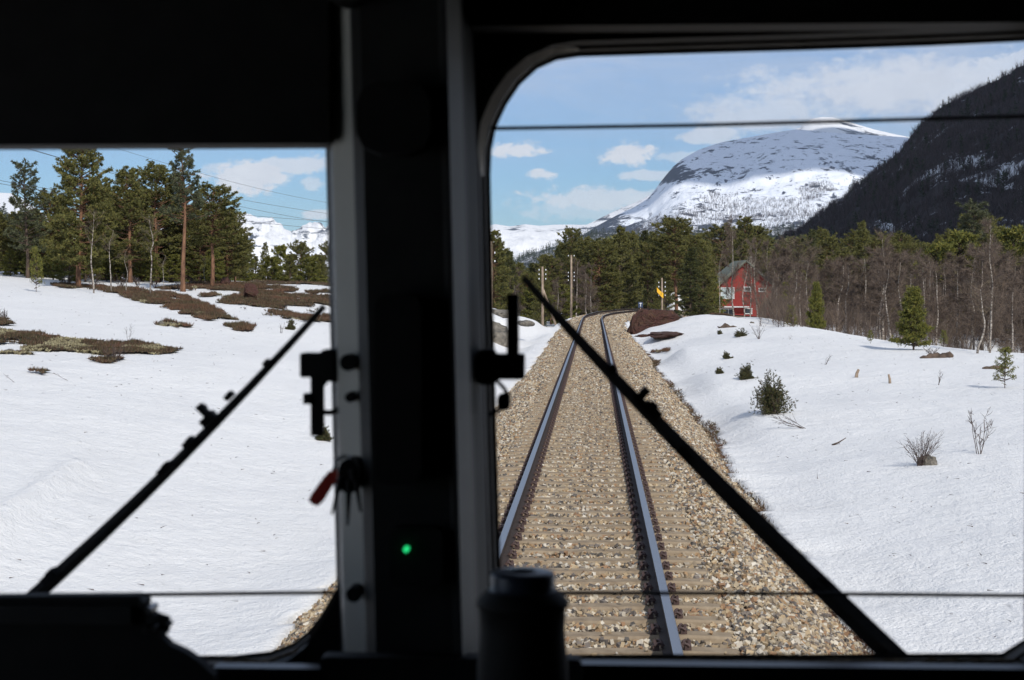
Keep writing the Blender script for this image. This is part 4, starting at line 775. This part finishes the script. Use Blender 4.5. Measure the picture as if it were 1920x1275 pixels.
p = gp(468, 563); rock('tree_stump', (p[0], p[1], p[2] + .3), (.42, .4, .42), 21, m_brown, 'ragged brown root stump on the heather rise at left', sub=4, cuts=22, cut=.5); p = gp(422, 535); rock('tree_stump', (p[0], p[1], p[2] + .15), (.3, .3, .26), 22, m_brown, 'low sawn stump above the heather at left', sub=3, cuts=16, cut=.55)

# ------------------------------------------------------------------ telegraph poles, boards
def pole(px, ptop, pbot, Y, m, label, rows, brace=False, r=.13, sides=(-1, 1)):
    a = pt(px, ptop, Y); b_ = pt(px, pbot, Y); e = empty('telegraph_pole', b_, 0, label, 'telegraph pole', 'telegraph poles along the line'); H = a[2] - b_[2]
    G().add(*tube([(0, 0, -1.2), (.02, 0, H * .5), (0, 0, H)], [r, r * .88, r * .72], 9)).build('post', m, e, True)
    for z in rows:
        for s in sides:
            g = G(); g.add(*lathe([(.0, .0), (.035, .01), (.048, .04), (.036, .07), (.044, .1), (.02, .14), (0, .15)], (s * .30, 0, H - z), 8)); g.build('insulator', m_insul, e, True)
            G().add(*tube([(0, 0, H - z - .08), (s * .3, 0, H - z - .08), (s * .3, 0, H - z)], .014, 4)).build('bracket', m_clip, e)
    if brace: G().add(*tube([(.05, 0, H * .62), (1.55, -.2, -1)], [.09, .11], 8)).build('brace', m, e, True)
    return e
pole(920, 452, 580, 120, m_wood, 'grey telegraph pole beside the snowy rock at the left edge of the right window', [.9, 1.5], r=.16, sides=(1, -1)); pole(1017, 500, 609, 150, m_wood, 'telegraph pole with a slanting brace in the snow left of the track', [.35, .75, 1.15], True); pole(1071, 478, 598, 175, m_wood, 'tall pale telegraph pole just left of the curve', [1.9, 2.3, 2.7, .15]); pole(1142, 521, 590, 215, m_post, 'reddish telegraph pole directly behind the curve', [.5, .9, 1.4]); pole(1241, 521, 600, 158, m_wood, 'pale telegraph pole carrying the yellow board above the big boulder', [.5, .9, 1.3, 1.7], r=.1)
pole(1346, 530, 620, 190, m_post, 'reddish pole with a lamp at the left corner of the red house', [.0], r=.17, sides=(-1,))
p = pt(1238, 549, 157.7); g = G(); a = [(-.32, 0, .52), (-.07, 0, .24), (.29, 0, -.04), (.29, 0, -.52), (.07, 0, -.34), (-.3, 0, .07)]; V = np.concatenate([np.array(a), np.array(a) + [0, .04, 0]]); f = [[0, 1, 5], [1, 2, 5], [2, 4, 5], [2, 3, 4]]; f = f + [[q + 6 for q in t[::-1]] for t in f] + quads([[j, 6 + j, 6 + (j + 1) % 6, (j + 1) % 6] for j in range(6)]).tolist()
yb = g.add(V, f).build('yellow_board', m_yellow); yb.location = p; tag(yb, 'tilted yellow marker board fixed on the pale pole above the boulder', 'marker board')
c = bpy.data.curves.new('arrow', 'FONT'); c.body = '1'; c.size = .36; c.extrude = .01; c.align_x = 'CENTER'
m_blk = mat('black_lettering', (.02, .02, .02)); c.materials.append(m_blk)
dg = bpy.context.evaluated_depsgraph_get; to = bpy.data.objects.new('tmp', c); C.objects.link(to); me = bpy.data.meshes.new_from_object(to.evaluated_get(dg())); bpy.data.objects.remove(to)
o = bpy.data.objects.new('numeral', me); C.objects.link(o); o.parent = yb; o.location = (.08, -.03, -.2); o.rotation_euler = (R(90), .0, 0)
p = pt(1201, 582, 150); e = empty('track_sign', p, 0, 'small dark blue trackside sign with a white letter T beside the curve', 'sign'); G().add(*tube([(0, 0, -1.2), (0, 0, .25)], .04, 6)).build('post', m_wood, e); G().add(*box((0, 0, .5), (.42, .04, .5))).build('plate', m_blue, e)
c = bpy.data.curves.new('t', 'FONT'); c.body = 'T'; c.size = .46; c.extrude = .01; c.align_x = 'CENTER'; c.materials.append(m_insul)
to = bpy.data.objects.new('tmp', c); C.objects.link(to); me = bpy.data.meshes.new_from_object(to.evaluated_get(dg())); bpy.data.objects.remove(to)
o = bpy.data.objects.new('letter', me); C.objects.link(o); o.parent = e; o.location = (0, -.035, .35); o.rotation_euler = (R(90), 0, 0)
# overhead wires at left
pl = empty('power_line', (-30, 80, 6), 0, 'thin overhead power wires crossing the sky above the left trees', 'power line')
for i, (Y, pts_) in enumerate([(74, [(-150, 215), (22, 270), (188, 317), (369, 357), (621, 402), (760, 418)]), (73, [(-150, 218), (105, 296), (233, 328), (433, 385), (621, 417), (760, 430)]), (100, [(-150, 180), (200, 272), (301, 302), (414, 338), (621, 379), (760, 396)]), (72, [(-200, 300), (0, 338), (188, 370), (339, 390), (621, 415), (760, 420)]), (70, [(-200, 310), (0, 346), (188, 375), (339, 397), (621, 432), (760, 436)])]):
    xs_ = np.linspace(pts_[0][0], pts_[-1][0], 40); A = np.array(pts_, float); cf = np.polyfit(A[:, 0], A[:, 1], 3); ys_ = np.polyval(cf, xs_)
    G().add(np.array([0, 0, 0]) + tube(np.array([pt(a, b_, Y + (a + 150) * .06) for a, b_ in zip(xs_, ys_)]), .011, 4)[0] - [-30, 80, 6], tube(np.array([pt(a, b_, Y + (a + 150) * .06) for a, b_ in zip(xs_, ys_)]), .011, 4)[1]).build('wire', m_wire, pl, True)
p = pt(760, 420, 126); e = empty('utility_pole', (p[0], 126, 0), 0, 'wooden power pole hidden behind the cab pillar', 'utility pole'); G().add(*tube([(0, 0, -1), (0, 0, p[2] + .5)], [.16, .12], 8)).build('post', m_wood, e); G().add(*box((0, 0, p[2]), (2.4, .1, .14))).build('crossarm', m_wood, e)

# ------------------------------------------------------------------ the red house
def house():
    Y = 228; k = Y / F; a = pt(1397, 535, Y); zA = zat(491, Y); zE = zat(533, Y); z0 = -3.4; hw = 51 * k
    e = empty('red_house', (a[0] + 0.0, Y, z0), R(4), 'red wooden house with steep mossy slate roof and white windows behind the snow mound', 'house'); L = 10
    zA -= z0; zE -= z0; zb = 0
    V = [(-hw, 0, 0), (hw, 0, 0), (hw, 0, zE), (0, 0, zA), (-hw, 0, zE)]; V = V + [(x, L, z) for x, _, z in V]
    G().add(V, [[0, 1, 2], [0, 2, 4], [4, 2, 3], [5, 7, 6], [5, 9, 7], [9, 8, 7]] + quads([[0, 5, 6, 1], [1, 6, 7, 2], [0, 4, 9, 5]]).tolist()).build('wall', m_red, e)
    g = G()
    for s in (-1, 1):
        dx, dz = hw, zA - zE; n = math.hypot(dx, dz); ov = 1.0
        p0 = np.array([0, zA + .02]); p1 = np.array([s * (hw + dx / n * ov), zE - dz / n * ov]); nr = np.array([s * dz / n, dx / n]) * .2
        V = [(q[0], y, q[1]) for y in (-.9, L + .9) for q in (p0 + [0, .03], p1 + [0, .03], p1 + nr, p0 + nr * 1.0 + [-s * nr[0] * s * 1.0, .05])]
        g.add(V, quads([[0, 1, 2, 3], [4, 7, 6, 5], [0, 4, 5, 1], [3, 2, 6, 7], [1, 5, 6, 2], [0, 3, 7, 4]]))
    roof = g.build('roof', m_roof, e); G().add(*box((1.4, 3.5, zA + .1), (.7, .7, 1.4))).build('chimney', m_grey, roof)
    for s in (-1, 1): V_, f_ = tube([(0, -.93, zA + .1), (s * (hw + .7), -.93, zE - .75)], .12, 4); G().add(V_, f_).build('barge_board', m_roof, e)
    def win(px, py, w, h_, mull):
        x = (px - 1393) * k; z = zat(py, Y) - z0; o = G(); t = .11
        for sx_ in (-1, 1): o.add(*box((x + sx_ * w / 2, -.06, z), (t, .12, h_ + t)))
        for sz_ in (-1, 1): o.add(*box((x, -.063, z + sz_ * h_ / 2), (w + t * 1.6, .124, t)))
        for m_ in mull: o.add(*box((x + m_ * w, -.05, z), (.07, .1, h_)))
        f = o.build('window', m_white, e); G().add(*box((x, -.02, z), (w, .03, h_))).build('pane', m_curt if w > 1.6 and py < 560 else m_pane, f)
    win(1360, 549.5, 1.75, 1.45, (.12, .0)); win(1398, 542, .85, .55, ()); win(1424.5, 543.5, .8, .45, ()); win(1358, 585, 1.9, .9, (.15, -.2)); win(1399, 583, .95, .7, ())
    G().add(*box((-1.4, -.55, zat(575, Y) - z0), (3.6, 1.1, .15))).build('balcony_rail', m_white, e)
m_curt = mat('curtained_pane', (.45, .52, .52), .2, 0, .6); house()

# ------------------------------------------------------------------ the train cab
cab = empty('train_cab', (0, 0, 1.0), 0, 'dark driver cab interior framing two windscreens with a thick centre pillar', 'train cab')
def cb(g, name, m, parent=None, smooth=False):
    parent = parent or cab; o = g.build(name, m, parent, smooth)
    off = np.array(cab.location); n_ = len(o.data.vertices); a = np.empty(n_ * 3, np.float32); o.data.vertices.foreach_get('co', a); a = (a.reshape(-1, 3) - off).astype(np.float32); o.data.vertices.foreach_set('co', a.ravel()); o.data.update(); return o
DW = 2.2
def outline_r():
    P = [(960, 1240), (926, 1150), (925, 1060), (917, 800), (912, 600), (906, 330)]; P += [(908, 280), (917, 235), (938, 190), (965, 150), (1000, 118), (1040, 100), (1085, 93)]
    return P + [(1250, 88), (1500, 81), (1750, 72), (1932, 64), (1936, 120), (1937, 640), (1934, 1200), (1880, 1238), (1500, 1240), (1150, 1240)]
def outline_l():
    return [(-420, 250), (-100, 258), (300, 261), (560, 261), (622, 262), (638, 285), (642, 420), (647, 640), (653, 900), (654, 1060), (642, 1110), (616, 1155), (590, 1190), (556, 1217), (510, 1234), (440, 1242), (300, 1243), (-420, 1243)]
def wall_with_holes(g, y):
    bm = bmesh.new(); lo = []
    outer = [(-1.60, 0.86), (1.50, .86), (1.50, 3.42), (-1.60, 3.42)]
    loops = [[(x, z) for x, z in outer]] + [[(float(pt(a, b_, y + .08)[0]), float(pt(a, b_, y + .08)[2])) for a, b_ in ol] for ol in (outline_l(), outline_r())]
    for lp in loops:
        vs = [bm.verts.new((x, y, z)) for x, z in lp]; [bm.edges.new((vs[i], vs[(i + 1) % len(vs)])) for i in range(len(vs))]
    bmesh.ops.triangle_fill(bm, edges=bm.edges[:], use_beauty=True); r = bmesh.ops.extrude_face_region(bm, geom=bm.faces[:])
    for v in r['geom']:
        if isinstance(v, bmesh.types.BMVert): v.co.y += .05
    bmesh.ops.recalc_face_normals(bm, faces=bm.faces); bm.verts.index_update(); bmesh.ops.triangulate(bm, faces=bm.faces[:])
    g.add([v.co[:] for v in bm.verts], [[v.index for v in f.verts] for f in bm.faces]); bm.free()
g = G(); wall_with_holes(g, DW); cb(g, 'front_wall', m_black)
for ol in (outline_l(), outline_r()):
    P = np.array([pt(a, b_, DW + .08) for a, b_ in ol]) - [0, .035, 0]; n_ = len(P); cen = P.mean(0)
    fr = G(); prev = None
    D_ = P - cen; nx_ = unit(np.stack([np.roll(P, -1, 0) - np.roll(P, 1, 0)], 0)[0]); nr = np.stack([-nx_[:, 2], 0 * nx_[:, 0], nx_[:, 0]], 1); sg = -np.sign((nr * D_).sum(1).mean()); nr = nr * sg
    I0 = P + nr * .004; I1 = I0 + [0, .035, 0]; I2 = I1 + nr * .006; I2b = I2; O0 = P - nr * .002 + [0, .0, 0]
    V = np.concatenate([P - nr * .03 + [0, .008, 0], I0 + [0, .004, 0], I1, I2, O0 + [0, .06, 0]]); f = []
    for i in range(4): f += quads([[i * n_ + j, i * n_ + (j + 1) % n_, (i + 1) * n_ + (j + 1) % n_, (i + 1) * n_ + j] for j in range(n_)]).tolist()
    fr.add(V, f); frame = cb(fr, 'window_frame', m_trim)
    gl = G(); b0 = P + [0, .03, 0]; gl.add(np.concatenate([b0, [b0.mean(0)]]), [[j, (j + 1) % n_, n_] for j in range(n_)]); cb(gl, 'window_glass', m_glass)
# side walls with side windows, ceiling, floor, back
cb(G().add(*box((-.05, .485, 3.37), (3.2, 3.447, .05))), 'ceiling', m_black); cb(G().add(*box((-.05, .485, .88), (3.2, 3.447, .05))), 'floor', m_black); cb(G().add(*box((-.05, -1.26, 2.1), (3.2, .05, 2.6))), 'back_wall', m_black)
for sx_ in (-1.58, 1.48):
    g = G()
    if sx_ > 0: g.add(*box((sx_, .485, 2.125), (.05, 3.445, 2.44)))
    else: g.add(*box((sx_, .485, 1.3925), (.05, 3.445, .975))); g.add(*box((sx_, .485, 3.1525), (.05, 3.445, .385))); g.add(*box((sx_, -.355, 2.42), (.05, 1.76, 1.08))); g.add(*box((sx_, 1.99, 2.42), (.05, .435, 1.08)))
    cb(g, 'side_wall', m_black)
# centre pillar: prism whose section is given at mid height
sec = [(619, 2.235), (628, 2.17), (632, 2.13), (671, 2.10), (675, 2.06), (690, 2.035), (836, 2.035), (842, 2.03), (852, 2.0), (878, 2.045), (884, 2.12), (900, 2.17), (908, 2.235)]
mi_ = [2, 0, 3, 1, 1, 1, 1, 2, 0, 1, 1, 2, 1]
def prism(sec, y_top, y_bot, mids, name, mats, shift=(-18, 20)):
    V = []; n_ = len(sec)
    for (py, sh) in ((y_top, shift[0]), (y_bot, shift[1])):
        for (px, Y) in sec: p = pt(px + sh, py, Y); V.append(p)
    g = G()
    for j in range(n_): g.add([V[j], V[(j + 1) % n_], V[n_ + (j + 1) % n_], V[n_ + j]], quads([[0, 1, 2, 3]]), mids[j])
    return cb(g, name, mats)
prism(sec, -330, 1420, mi_, 'centre_pillar', [m_cabgrey, m_dark, m_rub, m_cablit], (-24, 20))
def pbox(px0, py0, px1, py1, Y, dep, name, m, parent=None, bev=.15):
    a = pt(px0, py0, Y); b_ = pt(px1, py1, Y); w = abs(b_[0] - a[0]); h_ = abs(a[2] - b_[2]); c = (a + b_) / 2; r = min(w, h_) * bev; x, z = w / 2, h_ / 2
    o = [(-x + r, -z), (x - r, -z), (x - r * .3, -z + r * .3), (x, -z + r), (x, z - r), (x - r * .3, z - r * .3), (x - r, z), (-x + r, z), (-x + r * .3, z - r * .3), (-x, z - r), (-x, -z + r), (-x + r * .3, -z + r * .3)]; n_ = len(o)
    V = [(c[0] + u, Y, c[2] + w_) for u, w_ in o] + [(c[0] + u * 1.0, Y + dep, c[2] + w_) for u, w_ in o]
    f = [[0, j, j + 1] for j in range(1, n_ - 1)] + [[n_, n_ + j + 1, n_ + j] for j in range(1, n_ - 1)] + quads([[j, (j + 1) % n_, n_ + (j + 1) % n_, n_ + j] for j in range(n_)]).tolist()
    return cb(G().add(V, f), name, m, parent)
pbox(668, 152, 806, 288, 1.985, .06, 'speaker_box', m_black, bev=.3); pbox(702, 552, 790, 910, 2.0, .04, 'cover_panel', m_black, bev=.25)
pbox(-420, -260, 617, 269, 2.10, .08, 'sun_visor', m_black, bev=.02); pbox(880, -260, 2100, 40, 2.12, .06, 'header_panel', m_black, bev=.02)
def knob(px, py, r, Y, name, m): p = pt(px, py, Y); a = np.arange(14) * 2 * np.pi / 14; q = r * Y / F; V = [(p[0] + q * math.cos(t), Y + dy, p[2] + q * math.sin(t)) for dy in (0, .03) for t in a]; f = [[0, j, j + 1] for j in range(1, 13)] + quads([[j, (j + 1) % 14, 14 + (j + 1) % 14, 14 + j] for j in range(14)]).tolist(); return cb(G().add(V, f), name, m)
knob(652, 680, 16, 2.08, 'knob', m_black); knob(656, 745, 10, 2.09, 'knob', m_rub); knob(663, 1115, 15, 2.07, 'latch', m_rub)
G0 = knob(761, 1031, 5.2, 2.0, 'indicator_lamp', m_led); pbox(730, 990, 830, 1100, 2.012, .03, 'indicator_panel', m_black)
def ptube(pts_, Y, r, name, m, parent=None, k=6): return cb(G().add(*tube([pt(a, b_, Y) for a, b_ in pts_], r, k)), name, m, parent)
# detectors on both sides of the pillar
d1 = pbox(562, 662, 625, 708, 2.14, .03, 'detector_box', m_black, bev=.08); pbox(600, 655, 645, 716, 2.145, .025, 'bracket', m_black, d1, .2).parent = d1
d2 = pbox(915, 664, 983, 712, 2.14, .03, 'detector_box', m_black, bev=.08)
for (a, nm) in (((582, 700, 604, 818), 'stem'), ((568, 738, 590, 758), 'stem_knob')): pbox(*a, 2.15, .02, nm, m_black, d1, .08)
ptube([(603, 772), (618, 774), (645, 765)], 2.15, .004, 'cable', m_black, d1); ptube([(600, 716), (607, 722), (614, 712)], 2.15, .0025, 'cable', m_black, d1)
pbox(896, 655, 930, 722, 2.145, .025, 'bracket', m_black, d2, .25); pbox(950, 551, 972, 668, 2.15, .02, 'stem', m_black, d2, .08); ptube([(930, 712), (945, 728), (954, 742), (948, 760), (930, 772), (915, 778)], 2.15, .0028, 'cable', m_black, d2); pbox(932, 738, 956, 770, 2.145, .02, 'plug', m_black, d2, .4)
# horizontal heating wires on the glass
for P_ in ([(920, 241), (1300, 235), (1925, 218)], [(1040, 1112), (1500, 1113), (1925, 1117)], [(-420, 1124), (270, 1115), (625, 1111)]): ptube(P_, 2.215, .0028, 'windscreen_wire', m_rub)
# sills and console
pbox(1060, 1246, 1990, 1420, 2.12, .03, 'window_sill', m_sillm, bev=.05); pbox(395, 1252, 640, 1420, 2.12, .03, 'window_sill', m_sillm, bev=.05)
g = G(); Pc = [(-420, 1122), (258, 1116), (268, 1128), (284, 1150), (300, 1160), (318, 1172), (312, 1182), (300, 1192), (318, 1210), (345, 1222), (372, 1240), (402, 1268), (410, 1420), (-420, 1420)]
n_ = len(Pc); V = [pt(a, b_, 1.9) for a, b_ in Pc] + [pt(a, b_, 1.9) + [0, .02, 0] for a, b_ in Pc]; bmx = [[n_ - 1, j, j + 1] for j in range(0, n_ - 2)]
f = bmx + quads([[j, n_ + j, n_ + (j + 1) % n_, (j + 1) % n_] for j in range(n_)]).tolist(); con = cb(g.add(V, f), 'console', m_black)
pbox(-100, 1135, 245, 1172, 1.89, .02, 'console_panel', m_dark, con, .1)
for i, (px, py) in enumerate([(265, 1133), (278, 1145), (272, 1182), (288, 1176), (300, 1190)]): o = knob(px, py, 7, 1.885, 'switch', m_steel if i in (1, 3) else m_dark); o.parent = con
ptube([(280, 1168), (300, 1158), (316, 1164)], 1.88, .006, 'lever', m_black, con)
pbox(600, 1232, 1090, 1430, 1.99, .03, 'lower_panel', m_black, bev=.05); pbox(606, -60, 690, 6, 2.0, .04, 'ceiling_lamp', m_dark, bev=.5)
m_litcorner = noisy('lit_corner_tone', (.72, .66, .56), (.82, .76, .66), 20, .6, .3); m_dirt = noisy('brown_dirt_seal', (.16, .11, .06), (.42, .33, .22), 60, .9, .1)
arc = outline_r()[5:13]; arc = [(a + (b_ - a) * t, c + (d - c) * t) for (a, c), (b_, d) in zip(arc[:-1], arc[1:]) for t in (0, .33, .66)] + [arc[-1]]
A = np.array(arc, float); T_ = unit(np.gradient(A, axis=0)); nr_ = np.stack([T_[:, 1], -T_[:, 0]], 1); wd = 17 * np.sin(np.linspace(0, np.pi, len(A))) ** .6 + 2
if ((A[10] + nr_[10] * 10) - np.array([1400, 600])) @ (A[10] - np.array([1400, 600])) < ((A[10] - np.array([1400, 600])) ** 2).sum(): nr_ = -nr_
V = [pt(q[0] - 1 * n_[0], q[1] - 1 * n_[1], DW - .003) for q, n_ in zip(A, nr_)] + [pt(q[0] + n_[0] * w_, q[1] + n_[1] * w_, DW - .012) for q, n_, w_ in zip(A, nr_, wd)]
n_ = len(A); cb(G().add(V, quads([[j, j + 1, n_ + j + 1, n_ + j] for j in range(n_ - 1)])), 'lit_corner', m_litcorner)  # added strip: light on the corner reveal painted as a pale band
for a0, a1, b0 in ((1088, 1932, 1239), (420, 560, 1240)):
    xs_ = np.linspace(a0, a1, 60); cb(G().add(*tube([pt(a, b0 + (0 if a0 > 1000 else -max(0, (a - 500) * .35)), DW + .03) + [0, 0, random.uniform(-.001, .001)] for a in xs_], [.0028 * random.uniform(.5, 1.5) for a in xs_], 5)), 'dirt_seal', m_dirt)
# wipers outside the glass
def wiper(P, r0, r1, joints, Y=2.31):
    w = empty('wiper', (0, 0, 0)); w.parent = cab; del_ = None
    n_ = 9; A = np.array([np.array(P[0]) + (np.array(P[-1]) - np.array(P[0])) * t for t in np.linspace(0, 1, n_)]); 
    mid = np.array(P[1]); 
    if len(P) == 3:
        t = np.linspace(0, 1, n_)[:, None]; A = np.array(P[0]) * (1 - t) ** 2 + 2 * t * (1 - t) * (2 * mid - .5 * np.array(P[0]) - .5 * np.array(P[2])) + np.array(P[2]) * t ** 2
    arm = ptube([tuple(q) for q in A], Y, np.linspace(r0, r1, n_), 'wiper_arm', m_rub, w, 6)
    for (px, py, s, ang) in joints:
        c = pt(px, py, Y - .004); k = s * Y / F; M = Matrix.Rotation(R(ang), 3, 'Y'); cb(G().add(*box(c, (k * 2, .02, k * 1.1), M)), 'wiper_joint', m_rub, w)
        cb(G().add(*box(c + np.array([k * .1, 0, k * .4]), (k * .9, .016, k * .9), M)), 'wiper_clip', m_rub, w)
    return w
wiper([(42, 1138), (330, 868), (608, 574)], .0125, .0046, [(380, 768, 11, 45), (392, 786, 16, -45), (311, 880, 15, -45), (355, 830, 12, -45), (95, 1082, 17, -45), (430, 742, 9, -45), (500, 680, 7, -45)])
wiper([(1690, 1245), (1255, 815), (981, 520)], .0185, .005, [(1206, 738, 13, -45), (1196, 748, 11, 45), (1222, 770, 19, 45), (1282, 850, 15, 45), (1540, 1100, 19, 45), (1150, 690, 8, 45)])
# sun-dirt strip
# keys and tag
ky = empty('key_bunch', (0, 0, 0), 0, 'bunch of keys with a bright red tag hanging at the left edge of the pillar', 'keys'); kp = pt(650, 885, 2.04); ky.location = kp
def kb(g, name, m): o = g.build(name, m, ky); a = np.array([v.co[:] for v in o.data.vertices]) - kp; o.data.vertices.foreach_set('co', a.astype(np.float32).ravel()); o.data.update(); return o
g = G(); ol = [(616, 884), (630, 879), (634, 890), (628, 905), (606, 940), (596, 949), (586, 946), (578, 938), (584, 926), (604, 898)]; n_ = len(ol); V = [pt(a, b_, 2.03) for a, b_ in ol] + [pt(a, b_, 2.034) for a, b_ in ol]
kb(g.add(V, [[0, j, j + 1] for j in range(1, n_ - 1)] + quads([[j, n_ + j, n_ + (j + 1) % n_, (j + 1) % n_] for j in range(n_)]).tolist()), 'red_tag', m_redt)
a = np.linspace(0, 2 * np.pi, 16); c0 = pt(650, 885, 2.04); kb(G().add(*tube(np.stack([c0[0] + .016 * np.cos(a), c0[1] + 0 * a, c0[2] + .02 * np.sin(a)], 1), .0022, 5)), 'key_ring', m_steel)
for (x0, y0, x1, y1, w_) in ((640, 895, 622, 965, 6), (655, 900, 652, 985, 7), (668, 900, 676, 960, 6), (660, 880, 668, 915, 10)): kb(G().add(*tube([pt(x0, y0, 2.035), pt((x0 + x1) / 2, (y0 + y1) / 2, 2.035), pt(x1, y1, 2.035)], [w_ * .0006, w_ * .00045, .0015], 5)), 'key', m_rub)
# lock the keys hang from
pbox(634, 862, 674, 925, 2.05, .05, 'lock', m_black, bev=.4)
# flask standing on the ledge
fp = pt(980, 1100, 1.78); fk = 1.78 / F; fl = empty('flask', (fp[0], fp[1], 0), 0, 'dark vacuum flask with a navy lid standing in front of the pillar base', 'flask'); zt = fp[2]
def Zf(py): return pt(980, py, 1.78)[2]
G().add(*lathe([(0, Zf(1070)), (50 * fk, Zf(1070)), (60 * fk, Zf(1073)), (62 * fk, Zf(1080)), (61 * fk, Zf(1100)), (66 * fk, Zf(1106))], (0, 0, 0), 32)).build('lid', m_cap, fl, True)
G().add(*lathe([(66 * fk, Zf(1105)), (86 * fk, Zf(1124)), (88 * fk, Zf(1134)), (82 * fk, Zf(1140)), (80 * fk, Zf(1180)), (86 * fk, Zf(1250)), (90 * fk, Zf(1420)), (0, Zf(1421))], (0, 0, 0), 32)).build('body', m_black, fl, True)
cb(G().add(*box((float(pt(980, 1420, 1.78)[0]), 1.78, float(Zf(1440))), (.3, .3, .02))), 'ledge', m_black)

# ------------------------------------------------------------------ the air
m_haze = bpy.data.materials.new('haze'); m_haze.use_nodes = True; nt = m_haze.node_tree; nt.nodes.clear()
pv = N(nt, 'ShaderNodeVolumePrincipled', Color=(.72, .84, 1, 1), Density=3.2e-5); oo = nt.nodes.new('ShaderNodeOutputMaterial'); nt.links.new(pv.outputs[0], oo.inputs['Volume'])
hz = G().add(*box((0, 5400, 500), (17000, 13400, 1100))).build('haze', m_haze); tag(hz, kind='stuff')
